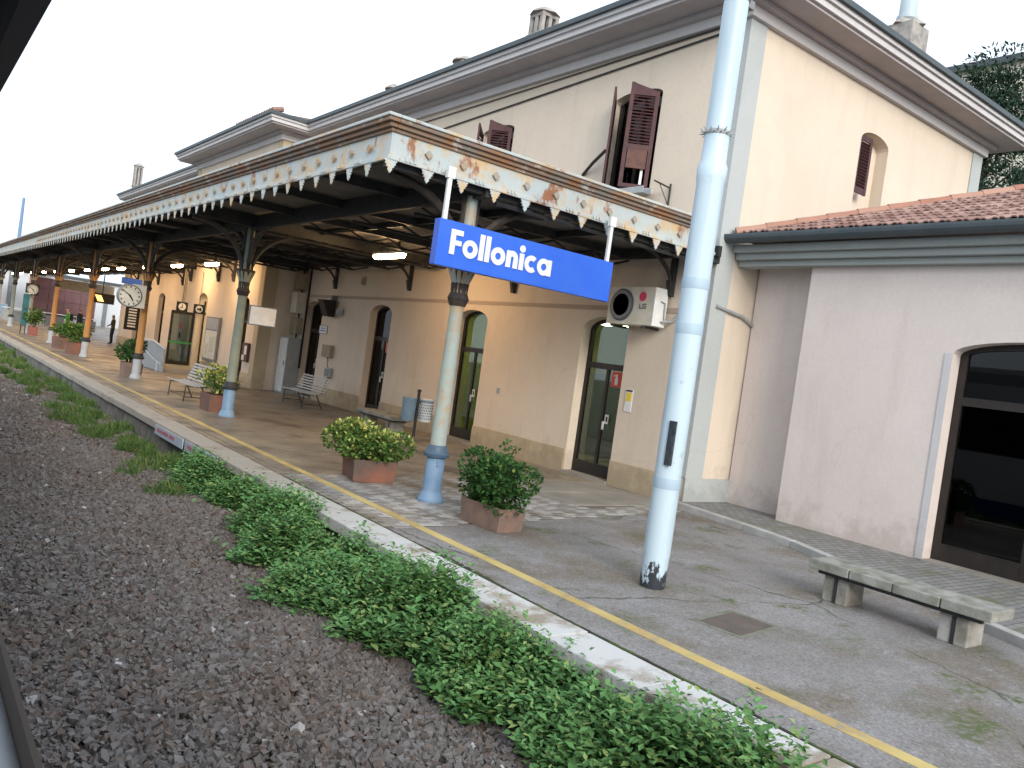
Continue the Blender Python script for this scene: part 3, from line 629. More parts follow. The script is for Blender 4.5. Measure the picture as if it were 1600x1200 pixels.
# gutter box + clothes bracket under window
t = thing('window_box', (FX-.2,11.5,5.5), 'long pale trough with small items below the open shuttered window', 'window box')
MB().box(FX-.36,FX-.14,10.85,12.1,5.50,5.505).box(FX-.36,FX-.345,10.85,12.1,5.505,5.62).box(FX-.155,FX-.14,10.85,12.1,5.505,5.62).build('trough', 'grey', t)
for q in range(5): MB().lathe([(.05,0),(.07,.06),(.03,.12)], (FX-.25,11.1+q*.2,5.51), 7).build('pot', random.choice(['white','bluegrey','offwhite']), t)
tag(MB().tube([(FX-.01,10.5,5.62),(FX-.45,10.5,5.66)], .016, 5).tube([(FX-.02,10.5,5.2),(FX-.02,10.5,5.70)], .018, 5).tube([(FX-.02,10.5,5.3),(FX-.3,10.5,5.63)], .008, 5).build('iron_bracket', 'iron'), 'thin dark iron bracket on wall beside the open shutters', 'bracket')
tag(MB().tube([(FX-.03,27,8.02),(FX-.03,20.1,8.27),(FX-.03,9.4,8.40)], .014, 5).build('wall_cable', 'iron'), 'upper thin dark cable running along the facade under the eaves', 'cable')
tag(MB().tube([(FX-.03,26,7.62),(FX-.03,18.9,7.94),(FX-.03,9.4,8.30)], .017, 5).build('wall_cable', 'iron'), 'lower dark cable slanting along the facade under the eaves', 'cable')

# ================================================================ ANNEX
an = thing('annex_building', (11.75,7.8,.09), 'low pale pink annex with tiled roof and large dark arched door', 'building')
AX = 11.75; ZA = 4.30
mb = MB(); mb.box(AX,AX+.3,5.4,7.8,0,ZA)
mb.prism(arch(3.0,5.4,3.02,.22,14)+[(5.4,ZA),(3.0,ZA)], AX, AX+.3, 'x'); mb.box(AX,AX+.3,-6,3.0,0,ZA); mb.box(AX+.3,19,7.5,7.8,0,ZA)
mb.build('wall', 'annex', an)
box('connecting_wall', 'annex', an, 12.22, 12.5, 7.8, 9.17, 0, ZA+.1)
xi = AX+.24; d = MB(); outer = arch(3.003,5.397,3.02,.218,14); inner = arch(3.1,5.3,3.02,.13,14)
d.box(xi,xi+.08,5.29,5.397,.1,3.02).box(xi,xi+.08,3.003,3.11,.1,3.02).box(xi+.01,xi+.07,4.14,4.26,.1,2.32).box(xi+.003,xi+.077,3.11,5.29,2.32,2.44).box(xi+.003,xi+.077,3.11,4.14,.1,.35).box(xi+.003,xi+.077,4.26,5.29,.1,.35)
for i in range(14): d.prism([outer[i],outer[i+1],inner[i+1],inner[i]], xi, xi+.08, 'x')
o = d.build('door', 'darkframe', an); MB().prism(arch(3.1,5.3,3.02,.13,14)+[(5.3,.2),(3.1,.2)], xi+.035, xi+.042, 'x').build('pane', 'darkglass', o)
MB().lathe([(.02,0),(.03,.03),(.02,.05)], (xi-.03,4.20,1.08), 8).build('handle', 'grey', o)
box('threshold', 'slabconc', an, AX-.05, xi+.1, 3.003, 5.397, .05, .11)
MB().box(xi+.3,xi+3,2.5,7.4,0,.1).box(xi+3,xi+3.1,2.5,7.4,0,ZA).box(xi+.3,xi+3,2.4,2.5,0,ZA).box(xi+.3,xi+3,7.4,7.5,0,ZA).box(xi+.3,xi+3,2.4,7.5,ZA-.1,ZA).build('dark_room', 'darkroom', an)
# reveal trim painted white
MB().box(AX-.012,AX-.002,5.395,5.50,.1,3.02).build('door_trim', 'cornice', an)
# cornice steps, gutter
yE = 9.165
for i, (o0, z0, z1, m) in enumerate(((.16,4.26,4.36,'annexcorn'),(.26,4.36,4.47,'annexcorn'),(.36,4.47,4.60,'annexcorn'))):
    box('cornice', m, an, AX-o0, AX+.1, -6, yE, z0, z1, bevel=.012)
gp = [(AX-.52+.12*math.cos(t_), 4.70+.11*math.sin(t_)) for t_ in np.linspace(math.pi, 2*math.pi, 9)]
MB().prism(gp+[(AX-.40,4.735),(AX-.64,4.735)], -6, yE+.003, 'y').build('gutter', 'gutter', an)
# hip roof with single tiles
slope = math.atan2(1.0, 2.6); RX, RZ = AX-.46, 4.72
cs_, sn_ = math.cos(slope), math.sin(slope)
MB().add([(RX,yE,RZ),(RX,-6,RZ),(RX+5,-6,RZ+5*math.tan(slope)),(RX+5,yE-4.4,RZ+5*math.tan(slope)),(19,yE-4.4,RZ+5*math.tan(slope)),(19,yE,RZ)], [(0,1,2,3),(0,3,4,5)]).build('roof', 'rooftop', an)
tm = MB()
prof = [(0,.0),(.02,.028),(.06,.035),(.10,.012),(.14,.006),(.18,.03),(.215,.03),(.23,.0)]
n = len(prof); vs = [(0,p,q+.028) for p,q in prof]+[(.40,p,q+.004) for p,q in prof]+[(0,p,q+.010) for p,q in prof]
tm.add(vs, [(i,i+1,n+i+1,n+i) for i in range(n-1)]+[(i+1,i,2*n+i,2*n+i+1) for i in range(n-1)])
tme = mesh_only(tm, 'roof_tile', 'tile'); cnt = 0
for r in range(12):
    xx = RX-.03+r*.345*cs_; zz = RZ+.03+r*.345*sn_
    for cidx in range(60):
        yy = 8.90-cidx*.225
        if yy < 2.4 or yy+.23 > yE-(xx+.3-RX)*.88: continue
        if cnt >= 295: break
        q = shared(tme, 'roof_tile', (xx, yy+random.uniform(-.006,.006), zz+random.uniform(-.004,.004)), an, (0,-slope+random.uniform(-.015,.015),0)); cnt += 1
rme = mesh_only(MB().tube([(0,0,0),(.22,-.2,.085),(.43,-.385,.165)], [.10,.085,.085], 8), 'ridge_tile', 'ridge')
for i in range(12):
    xx = RX+.02+i*.37; shared(rme, 'ridge_tile', (xx, yE-.06-(xx-RX)*.88, RZ+.06+(xx-RX)*math.tan(slope)), an)
tag(MB().tube([(11.9,9.14,3.42),(12.05,9.13,3.36),(12.2,9.14,3.30)], .025, 6).tube([(11.16,9.15,3.5),(11.9,9.14,3.42)], .03, 6).build('wall_pipe', 'grey'), 'short grey pipe crossing the corner wall beside the mast', 'pipe')

# ================================================================ CANOPY
cp = thing('platform_canopy', (6.09,9.4,0), 'long iron platform canopy with rusty pale blue scalloped fascia', 'canopy')
CX, CY, CE = 4.56, 9.0, 92.0; XE = 10.42
pitch_ = .09; nwy = int((CE-CY)/pitch_*4); yy = np.linspace(CY+.27, CE, nwy); zz = 4.50+.018*np.sin((yy-CY)/pitch_*2*math.pi)
V = np.concatenate([np.stack([np.full(nwy,x),yy,zz+dz],1) for x, dz in ((CX+.04,0),(FX-.02,.02))]); i = np.arange(nwy-1)
F = np.stack([i,i+1,i+1+nwy,i+nwy],1); ro = np_mesh('roof_sheet', V, F, 'sheet', cp, 4)
box('light_block_sheet', 'sheet', cp, CX+.06, XE-.02, CY+.06, CY+.268, 4.56, 4.66); box('light_block_sheet', 'sheet', cp, CX+.06, FX-.02, CY+.27, CE, 4.56, 4.66)  # flat sheet added over the corrugated roof to keep light out
box('fascia', 'fascia', cp, CX, CX+.025, CY, CE, 4.27, 4.60); box('fascia', 'fascia', cp, CX+.027, XE, CY, CY+.025, 4.27, 4.60)
box('fascia_lip', 'fascia', cp, CX-.03, CX-.003, CY-.03, CE, 4.262, 4.315, bevel=.008); box('fascia_lip', 'fascia', cp, CX-.001, XE, CY-.03, CY-.003, 4.262, 4.315, bevel=.008)
for o0, z0, z1, m in ((.03,4.60,4.645,'rustcorn'),(.07,4.645,4.70,'rustcorn'),(.115,4.70,4.75,'rustcorn'),(.14,4.75,4.79,'fascia')):
    MB().box(CX-o0,CX+.03,CY-o0,CE,z0,z1).build('cornice', m, cp, bevel=.01); MB().box(CX+.032,XE,CY-o0,CY+.03,z0,z1).build('cornice', m, cp, bevel=.01)
pend_old = [(-.065,.0),(-.065,-.03),(-.045,-.045),(-.05,-.075),(-.025,-.085),(-.022,-.12),(0,-.15),(.022,-.12),(.025,-.085),(.05,-.075),(.045,-.045),(.065,-.03),(.065,0)]
pend = [(-.085,.0),(-.085,-.022),(-.066,-.034),(-.074,-.058),(-.050,-.066),(-.054,-.090),(-.028,-.10),(-.03,-.128),(0,-.165),(.03,-.128),(.028,-.10),(.054,-.090),(.050,-.066),(.074,-.058),(.066,-.034),(.085,-.022),(.085,0)]
pf = mesh_only(MB().prism(pend, -.008, .008, 'x'), 'pendant', 'fascia'); pe = mesh_only(MB().prism(pend, -.008, .008, 'y'), 'pendant', 'fascia')
dia = [(-.055,0),(0,-.055),(.055,0),(0,.055)]
df_ = mesh_only(MB().prism(dia, -.035, .004, 'x'), 'rosette', 'rosette'); de = mesh_only(MB().prism(dia, -.035, .004, 'y'), 'rosette', 'rosette')
tooth = MB()
for i in range(12):
    x = CX+.02+i*.525; shared(pe, 'pendant', (x, CY-.012, 4.266), cp)
    if i: shared(de, 'rosette', (x-.02, CY-.004, 4.45), cp)
    for q in (-.06,0,.06): tooth.box(x+.26+q-.016, x+.26+q+.016, CY-.045, CY-.031, 4.285, 4.33)
for i in range(1, 96):
    y = CY+i*.525; shared(pf, 'pendant', (CX-.012, y, 4.266), cp)
    if i < 60: shared(df_, 'rosette', (CX-.004, y, 4.45), cp)
    for q in (-.06,0,.06): tooth.box(CX-.045, CX-.031, y+.26+q-.016, y+.26+q+.016, 4.285, 4.33)
tooth.build('fascia_teeth', 'fascia', cp)
# beams
for x, zz0, zz1, wd in ((4.78,4.34,4.48,.06),(6.09,4.16,4.46,.09),(7.6,4.36,4.48,.06),(9.2,4.36,4.48,.06),(10.9,4.30,4.48,.08)):
    box('beam', 'iron', cp, x-wd/2, x+wd/2, CY+.03, CE, zz0, zz1)
yb = 9.4-.25; i = 0
while yb < CE-1:
    main = (i % 4 == 0)
    MB().box(CX+.03, FX-.03, yb-.04, yb+.04, 4.20 if main else 4.32, 4.465).build('rib', 'iron', cp)
    if yb < 64:
        # lattice diagonals hanging below the rib
        lt = MB()
        for q in range(5):
            xa = 6.3+q*.95; lt.tube([(xa,yb,4.3),(xa+.47,yb,4.14),(xa+.95,yb,4.3)], .022, 5)
        lt.tube([(6.3,yb,4.14),(10.6,yb,4.14)], .03, 5); lt.build('truss', 'iron', cp)
    yb += 8.7/4; i += 1
# columns
CS = {0:'shaft',1:'shaftgreen',2:'shaftorange',3:'shaftorange',4:'shaftorange',5:'shaft',6:'shaftgreen',7:'shaft',8:'shaft'}
for i in range(9):
    yc = 9.42+8.7*i; c = (6.09, yc, 0)
    col = MB().lathe([(.115,.72),(.112,.85),(.095,2.72),(.10,2.74),(.14,2.80),(.115,2.86),(.12,3.0),(.20,3.22),(.20,3.26),(.10,3.27),(.09,4.2)], c, 16).build('column', CS[i], cp, smooth=True)
    MB().lathe([(.185,0),(.185,.03),(.165,.05),(.155,.11),(.135,.13),(.13,.15),(.128,.60),(.116,.64)], c, 20).build('column_base', 'colblue' if i < 2 else 'grey', col, smooth=True)
    MB().lathe([(.12,.60),(.175,.62),(.18,.66),(.15,.69),(.14,.74),(.125,.77),(.118,.78)], c, 20).build('collar', mat('dark_blue_collar', (.06,.10,.15), None, rough=.45) if i == 0 else 'iron', col, smooth=True)
    MB().lathe([(.112,2.70),(.15,2.80),(.118,2.88),(.125,3.02),(.21,3.24),(.205,3.28),(.10,3.285)], c, 12).build('capital', 'iron2', col)
    if i == 0: MB().box(6.03,6.10,yc-.135,yc-.12,.50,.58).build('plate', 'colblue', col)
    for dx, dy in ((1,0),(-1,0),(0,1)) + (((0,-1),) if i else ()):
        pts = []
        for t_ in np.linspace(0, math.pi/2, 9):
            q = 1.15*(1-math.cos(t_)); pts.append((6.09+dx*(.1+q), yc+dy*(.1+q), 3.25+.95*math.sin(t_)))
        MB().tube(pts, .06, 6).tube([(6.09+dx*.09,yc+dy*.09,3.3),(6.09+dx*.12,yc+dy*.12,4.2)], .035, 6).tube([(6.09+dx*.1,yc+dy*.1,3.95),(6.09+dx*.55,yc+dy*.55,3.95)], .02, 5).build('bracket', 'iron2' if i == 0 else 'iron', col)
# wall brackets
def wall_bracket(x, y):
    pts = [(x-.06-1.0*(1-math.cos(t_)), y, 3.75+.62*math.sin(t_)) for t_ in np.linspace(0, math.pi/2, 9)]
    MB().tube(pts, .035, 6).box(x-.09,x-.003,y-.05,y+.05,3.62,4.42).tube([(x-.07,y,4.38),(x-1.15,y,4.38)], .035, 6).prism([(x-.09,3.62),(x-.003,3.62),(x-.003,3.8),(x-.16,3.9)], y-.045, y+.045, 'y').build('wall_bracket', 'iron', cp)
for y in (10.1,14.8,19.5,24.2,41.5,46.2,50.9): wall_bracket(FX, y)
for y in (30.2,32.0,35.7): wall_bracket(MX, y)

# ================================================================ hanging station sign
sg = thing('station_sign', (6.77,8.86,3.12), 'blue Follonica station name sign hung from the canopy end', 'sign')
MB().box(5.27,8.29,8.80,8.92,3.12,3.70).build('panel', 'blue', sg, bevel=.006)
box('panel_edge', 'blueedge', sg, 5.262, 5.269, 8.805, 8.915, 3.125, 3.695)
for x in (5.36,8.2):
    MB().box(x-.028,x+.028,8.84,8.88,3.70,4.26).box(x-.05,x+.06,8.83,8.89,4.22,4.36).build('hanger', 'white', sg)
YL = 8.794
def letter_geo(mb, kind, x, z, s):
    """geometric bold letters; x left edge, z baseline, s cap height"""
    t = .24*s; xh = .70*s; yb0, yb1 = YL-.004, YL+.004; r = xh/2+.02*s
    def bar(x0, x1, z0, z1): mb.box(x0, x1, yb0-.002, yb1, z0, z1)
    def ringp(cx, cz, ro, ri, a0=0, a1=360):
        n = 28; 
        for i in range(n):
            p, q = R(a0+(a1-a0)*i/n), R(a0+(a1-a0)*(i+1)/n)
            mb.prism([(cx+ro*math.cos(p),cz+ro*math.sin(p)),(cx+ro*math.cos(q),cz+ro*math.sin(q)),(cx+ri*math.cos(q),cz+ri*math.sin(q)),(cx+ri*math.cos(p),cz+ri*math.sin(p))], yb0, yb1, 'y')
    if kind == 'F': bar(x,x+t,z,z+s); bar(x+t,x+.58*s,z+s-.21*s,z+s); bar(x+t,x+.54*s,z+.38*s,z+.58*s); return .62*s
    if kind == 'l': bar(x,x+t,z,z+1.06*s); return t+.07*s
    if kind == 'i':
        bar(x,x+t,z,z+xh); ringp(x+t/2,z+.90*s,.15*s,0); return t+.06*s
    if kind == 'o': ringp(x+r,z+r-.02*s,r,r-t*.92); return 2*r+.06*s
    if kind == 'c': ringp(x+r,z+r-.02*s,r,r-t*.92,48,312); return 1.75*r+.05*s
    if kind == 'a': ringp(x+r,z+r-.02*s,r,r-t*.92); bar(x+2*r-t*.75,x+2*r+t*.25,z,z+xh); return 2*r+t*.25+.06*s
    if kind == 'n':
        w_ = .62*s; ro = w_/2; bar(x,x+t,z,z+xh); bar(x+w_-t,x+w_,z,z+xh-ro+.005); ringp(x+ro,z+xh-ro+.02*s,ro,ro-t,0,180); return w_+.07*s
word = MB(); x = 5.45
adv = []
for ch in 'Follonica': x += letter_geo(word, ch, x, 3.285, .315)
word.build('lettering', 'white', sg)

# ================================================================ mast
ms = thing('lighting_mast', (6.28,5.45,0), 'tall pale blue steel mast standing on the asphalt platform', 'mast')
MB().lathe([(.125,0),(.128,.02),(.13,.3),(.135,.34),(.135,4.05),(.145,4.10),(.148,4.22),(.125,4.27),(.122,4.55),(.12,9.5)], (6.28,5.45,0), 24).build('tube', 'mast', ms, smooth=True)
for z in (1.0, 2.55, 3.0): MB().lathe([(.1365,z),(.1385,z+.01),(.1385,z+.10),(.1365,z+.11)], (6.28,5.45,0), 24).build('band', mat('mast_band', (.36,.47,.56), None, rough=.5), ms, smooth=True)
sp = MB()
for q in range(26):
    a0 = 2*math.pi*q/26; sp.tube([(6.28+.12*math.cos(a0),5.45+.12*math.sin(a0),4.55),(6.28+.175*math.cos(a0),5.45+.175*math.sin(a0),4.59-.05*(q%2))], [.012,.003], 4)
sp.lathe([(.125,4.53),(.13,4.54),(.13,4.57),(.122,4.58)], (6.28,5.45,0), 20); sp.build('spike_collar', 'grey', ms)
MB().lathe([(.126,5.86),(.14,5.88),(.14,5.95),(.124,5.97)], (6.28,5.45,0), 20).box(6.38,6.50,5.40,5.46,5.85,5.93).build('clamp', 'midgrey', ms)
MB().box(6.135,6.16,5.32,5.40,1.24,1.68).build('hatch_plate', 'mastdark', ms)

# ================================================================ benches
def stone_bench(x0, x1, y0, y1, zt, label):
    t = thing('stone_bench', ((x0+x1)/2,(y0+y1)/2,0), label, 'bench', 'stone slab benches'); n = 4; L = (y1-y0)/n
    for i in range(n): MB().box(x0+random.uniform(-.01,.01),x1,y0+i*L+.006,y0+(i+1)*L-.006,zt-.095,zt+random.uniform(-.005,.005)).build('seat_slab', 'stonebench', t, bevel=.012)
    MB().box(x0+.05,x0+.10,y0+.1,y1-.1,zt-.135,zt-.096).box(x1-.1,x1-.05,y0+.1,y1-.1,zt-.135,zt-.096).build('rail', 'iron', t)
    for yy in (y0+.22, y1-.42):
        lg = MB().box(x0+.10,x1-.05,yy,yy+.12,0,zt-.136).box(x0+.10,x1-.05,yy+.15,yy+.27,0,zt-.136).build('leg', 'benchleg', t, bevel=.012)
        box('strap', 'iron', lg, x0+.093, x0+.099, yy+.12, yy+.15, .0, zt-.136)
stone_bench(7.97, 8.46, 2.98, 4.82, .41, 'weathered stone slab bench on the asphalt before the annex')
stone_bench(9.5, 9.98, 16.75, 18.7, .42, 'dark stone slab bench beside the twin litter bins')
sme = mesh_only(MB().box(-.023,.023,-.95,.95,-.011,.011), 'slat', 'wood')
def slat_bench(x, y, rot, label):
    t = thing('slatted_bench', (x,y,0), label, 'bench', 'slatted benches on the platform'); t.rotation_euler = (0,0,rot)
    T = Matrix.Translation((x,y,0))
    def put(lx, z, tilt):
        o = link(bpy.data.objects.new('slat', sme)); o.parent = t; o.location = (lx,0,z); o.rotation_euler = (0,tilt,0)
    for i in range(6): put(-.30+i*.085, .42+.012*abs(i-2.5)-.01, 0)
    for i in range(6): put(.20+i*.028, .50+i*.075, R(-70))
    for sy in (-.7,.7):
        f = MB(T); f.tube([(-.30,sy,0),(-.28,sy,.39),(.14,sy,.39),(.24,sy,.45),(.38,sy,.95)], .016, 6).tube([(.30,sy,0),(.10,sy,.39)], .016, 6).tube([(-.29,sy,.12),(.25,sy,.12)], .011, 5); f.build('leg_frame', 'iron', t)
    MB(T).tube([(0,-.7,.38),(0,.7,.38)], .013, 6).tube([(-.29,-.7,.12),(-.29,.7,.12)], .01, 5).build('stretcher', 'iron', t)
slat_bench(6.15, 21.4, 0, 'grey slatted bench on open platform next to a green planter')
slat_bench(9.6, 22.3, 0, 'grey slatted bench against the peach wall near the tall cabinet')

# ================================================================ planters and shrubs
def shrub(name, c, rx, ry, rz, n, m, size, label, group=None, top_bias=0, extra=()):
    t = thing(name, c, label, 'shrub', group)
    P = []; D = []
    lob = [(np.array([rng.uniform(-.62,.62)*rx, rng.uniform(-.62,.62)*ry, rng.uniform(-.4,.5)*rz]), rng.uniform(.34,.62)) for _ in range(12)]
    while len(P) < n:
        lc, ls = lob[rng.integers(12)]; u = rng.normal(size=3); u /= np.linalg.norm(u); rr = rng.uniform(.55,1.03)**.5
        p = lc+u*np.array([rx,ry,rz])*ls*rr
        P.append(p); D.append(u+rng.normal(size=3)*.7+np.array([0,0,.25]))
    P = np.array(P); D = np.array(D)
    for (ex, ey, ez) in extra:
        for s in np.linspace(.2,1,9):
            for q in range(4): P = np.vstack([P, np.array([[ex*s+rng.normal()*.03, ey*s+rng.normal()*.03, ez*s]])]); D = np.vstack([D, rng.normal(size=(1,3))+[0,0,.5]])
    P[:,2] = np.maximum(P[:,2], -rz*.9)
    V, F = leaves(P+np.array(c), D, rng.uniform(size*.7, size*1.25, len(P)), .75); np_mesh('foliage', V, F, m, t)
    st = MB()
    for q in range(9):
        a0 = rng.uniform(0,6.28); st.tube([(c[0]+.05*math.cos(a0),c[1]+.05*math.sin(a0),c[2]-rz),(c[0]+rx*.3*math.cos(a0),c[1]+ry*.3*math.sin(a0),c[2]-.2*rz),(c[0]+rx*.55*math.cos(a0),c[1]+ry*.55*math.sin(a0),c[2]+.4*rz)], [.012,.009,.004], 5)
    for (ex, ey, ez) in extra: st.tube([c, (c[0]+ex,c[1]+ey,c[2]+ez)], [.006,.002], 4)
    st.build('stems', 'bark', t)
def planter(cx, cy, lx, ly, h, rot, m, label):
    t = thing('planter', (cx,cy,0), label, 'planter', 'terracotta planters'); T = Matrix.Translation((cx,cy,0)) @ Matrix.Rotation(rot,4,'Z'); a, b = lx/2, ly/2; k_ = .92
    mb = MB(T)
    mb.add([(-a*k_,-b*k_,0),(a*k_,-b*k_,0),(a*k_,b*k_,0),(-a*k_,b*k_,0),(-a,-b,h),(a,-b,h),(a,b,h),(-a,b,h),(-a+.035,-b+.035,h),(a-.035,-b+.035,h),(a-.035,b-.035,h),(-a+.035,b-.035,h),(-a+.035,-b+.035,h-.06),(a-.035,-b+.035,h-.06),(a-.035,b-.035,h-.06),(-a+.035,b-.035,h-.06)],
           [(3,2,1,0),(0,1,5,4),(1,2,6,5),(2,3,7,6),(3,0,4,7),(4,5,9,8),(5,6,10,9),(6,7,11,10),(7,4,8,11),(8,9,13,12),(9,10,14,13),(10,11,15,14),(11,8,12,15)])
    mb.build('box', m, t, bevel=.008)
    MB(T).box(-a+.036,a-.036,-b+.036,b-.036,h-.10,h-.035).build('soil', 'soil', t)
    return t
planter(6.08, 7.98, .42, .78, .29, R(4), 'clayold', 'weathered terracotta planter on pavers with dark ivy bush'); 
MB().lathe([(.055,0),(.06,.005),(.05,.010)], (0,0,0), 14)
shrub('shrub', (6.10,7.98,.55), .46, .50, .40, 4200, 'ivy', .062, 'dark green ivy-leaved bush with tall sprigs in weathered planter', extra=((.05,0,.50),(.18,-.05,.46),(-.12,.1,.33)))
planter(5.93, 11.0, .66, .84, .33, R(-14), 'terracotta', 'terracotta planter box holding the yellow variegated shrub')
shrub('shrub', (5.88,11.0,.60), .60, .64, .36, 4600, 'varieg_lit_top', .062, 'yellow variegated shrub with upper leaves coloured as if lit in terracotta planter')
planter(6.12, 19.05, .55, .75, .40, 0, 'terracotta', 'brown terracotta planter beside the grey-green column')
shrub('shrub', (6.12,19.05,.74), .45, .50, .36, 1200, 'varieg_lit_top', .075, 'yellow-green shrub in planter beside the grey-green column')
planter(6.05, 27.35, .55, .6, .45, 0, 'clayold', 'dark planter behind the column that carries the big clock')
shrub('shrub', (5.95,27.35,.82), .42, .45, .45, 1000, 'ivy', .09, 'deep green rounded bush below the big clock')
planter(5.95, 36.9, .60, .75, .48, 0, 'terracotta', 'terracotta planter before the orange column with clipped green bush')
shrub('shrub', (5.95,36.9,.86), .62, .62, .42, 1000, 'bush', .11, 'clipped light green bush in the planter before the orange column')
planter(5.95, 40.4, .60, .75, .48, 0, 'terracotta', 'second terracotta planter just past the orange column planter')
shrub('shrub', (5.95,40.4,.82), .5, .5, .40, 700, 'bush', .11, 'smaller green bush just past the clipped bush')
planter(6.15, 51.2, .45, .5, .45, 0, mat('pink_pot', (.25,.09,.07), None, rough=.7), 'small reddish pot beside the teal totem')
shrub('shrub', (6.15,51.2,.95), .48, .48, .55, 600, 'bush', .13, 'tall loose green bush in reddish pot beside the teal totem')

# ================================================================ weeds along the platform wall
def xo(y):   # outer edge of the weed strip
    pts = [(1,3.55),(3.6,3.42),(4.9,3.45),(6.1,3.35),(6.9,3.0),(7.8,3.3),(8.6,3.25),(10,3.75),(11,3.8),(12,3.6),(14,3.7)]
    return np.interp(y, [p[0] for p in pts], [p[1] for p in pts])
P, D, S = [], [], []
nplants = 0
for _ in range(7500):
    y = rng.uniform(1.2, 13.2); a = xo(y)+.15*math.sin(y*5)+.08*math.sin(y*11); x = a+(4.16-a)*rng.uniform(0,1)**.8
    u = (x-a)/(4.16-a); h = (.16+.44*min(1,u*1.7))*rng.uniform(.65,1.15)*(1 if y < 9.5 else .8)
    h *= .80+.30*math.sin(y*2.9+1+x*2)*math.sin(y*1.1+x*5)+.12*math.sin(x*9+y*6)
    if 7.7 < y < 8.15 and x > 3.75: h *= .4
    lx, ly = rng.normal()*.10, rng.normal()*.10
    big = rng.uniform() < .14; dead = rng.uniform() < .04
    if big: h *= 1.15
    nl = int((5+h*26)*(.6 if big else 1))
    for q in range(nl):
        s = (q+.6)/nl; az = q*2.4+rng.uniform(-.4,.4); zz = -.48+h*s
        P.append((x+lx*s, y+ly*s, zz)); D.append((math.cos(az), math.sin(az), .45-.55*(1-s)+rng.normal()*.15)); S.append((.036+.048*math.sin(math.pi*min(1,s*.85+.1)))*rng.uniform(.8,1.3)*(1.3 if big else .92))
P = np.array(P); D = np.array(D); keep = P[:,0] < 4.28; P, D, S = P[keep], D[keep], np.array(S)[keep]
V, F = leaves(P, D, S, .55, .3, up=np.tile([0,0,1.],(len(P),1))+rng.normal(size=(len(P),3))*.25)
tag(np_mesh('weeds', V, F, 'weed'), 'dense green nettle weeds growing along the platform wall', kind='stuff')
P, D, S = [], [], []
tuf = [(13.0+q*.55+rng.uniform(-.3,.3), 4.12-abs(rng.normal())*(.30+.012*q), rng.uniform(.18,.5), rng.uniform(.14,.34), int(rng.uniform(250,620))) for q in range(95)]
tuf += [(28.5,1.9,.8,.5,600),(27.4,2.3,.4,.3,200),(11.9,3.3,.35,.3,300),(13.2,3.1,.25,.2,160),(3.9,1.05,.12,.12,120),(4.4,2.75,.06,.06,40),(17.4,3.35,.5,.3,350),(21,3.3,.6,.3,350)]
for cy, cx, ry, rx, n in tuf:
    for _ in range(n):
        a0, q = rng.uniform(0,6.28), rng.uniform(0,1)**.5
        x, y = cx+rx*q*math.cos(a0), cy+ry*q*math.sin(a0)
        if x > 4.2: continue
        P.append((x,y,-.5)); D.append((rng.normal()*.5, rng.normal()*.5, 1)); S.append((.07+.17*(1-q*.7))*rng.uniform(.5,1.3)*(1+.012*cy)*(.35 if n < 130 else 1))
V, F = leaves(np.array(P), np.array(D), np.array(S), .07, .2, up=rng.normal(size=(len(P),3)))
tag(np_mesh('grass', V, F, 'grass'), 'yellow-green grass tufts along the platform foot', kind='stuff')

# ================================================================ lamps
for i, y in enumerate((16.3,29.1,33.5,38.2,43.4,47.2,52.1,57.5,63.5,69.5,76,83,89)):
    t = thing('canopy_lamp', (8.58,y,4.0), 'lit fluorescent lamp fitting hung under the canopy', 'lamp', 'fluorescent lamps under the canopy')
    MB().box(8.52,8.64,y-.72,y+.72,4.06,4.12).build('housing', 'grey', t, bevel=.01)
    MB().tube([(8.58,y-.70,4.03),(8.58,y-.62,4.03),(8.58,y+.62,4.03),(8.58,y+.70,4.03)], [.03,.065,.065,.03], 10).build('diffuser', 'tube', t)
    for q in (-.4,.4): box('hanger', 'iron', t, 8.56,8.60,y+q-.01,y+q+.01,4.12,4.36)

# ================================================================ wall equipment
ac = thing('air_conditioner', (10.75,10.72,3.03), 'white outdoor air conditioner unit with dark fan above the door', 'air conditioner')
MB().box(10.66,10.98,10.16,11.30,3.04,3.74).build('casing', 'offwhite', ac, bevel=.015)
MB().box(10.655,10.985,10.12,10.155,3.045,3.735).build('side_panel', 'white', ac, bevel=.006)
T = Matrix.Translation((10.655,10.93,3.40)) @ Matrix.Rotation(R(-90),4,'Y')
MB(T).lathe([(.30,0),(.30,.012),(.27,.02),(.10,.025)], (0,0,0), 24).build('fan', mat('fan_blue_grey', (.09,.105,.125), None, rough=.5), ac, smooth=True)  # fan disc in its own dark bluish grey
gr = MB(T)
for q in (.08,.14,.20,.26): gr.lathe([(q-.006,.026),(q+.006,.026),(q+.006,.032),(q-.006,.032)], (0,0,0), 24)
gr.build('fan_grille', 'midgrey', ac)
T = Matrix.Translation((10.655,10.42,3.56)) @ Matrix.Rotation(R(-90),4,'Y'); MB(T).lathe([(.085,0),(.085,.006),(.01,.007)], (0,0,0), 20).build('logo', 'pinkred', ac)
lg = MB().box(10.650,10.655,10.46,10.485,3.34,3.43).box(10.650,10.655,10.42,10.46,3.34,3.36).box(10.65,10.655,10.375,10.40,3.34,3.43).box(10.65,10.655,10.31,10.375,3.34,3.36).box(10.65,10.655,10.31,10.375,3.41,3.43).box(10.65,10.655,10.31,10.33,3.36,3.39).box(10.65,10.655,10.33,10.35,3.375,3.39)
lg.build('lettering', 'midgrey', ac)
MB().tube([(10.8,10.11,3.5),(10.9,10.09,3.48),(10.92,10.09,3.2),(11.0,10.02,3.12),(11.05,9.9,3.3)], .014, 6).tube([(10.86,10.1,3.14),(10.98,9.95,3.16),(11.04,9.8,3.32)], .02, 6).build('pipes', 'grey', ac)
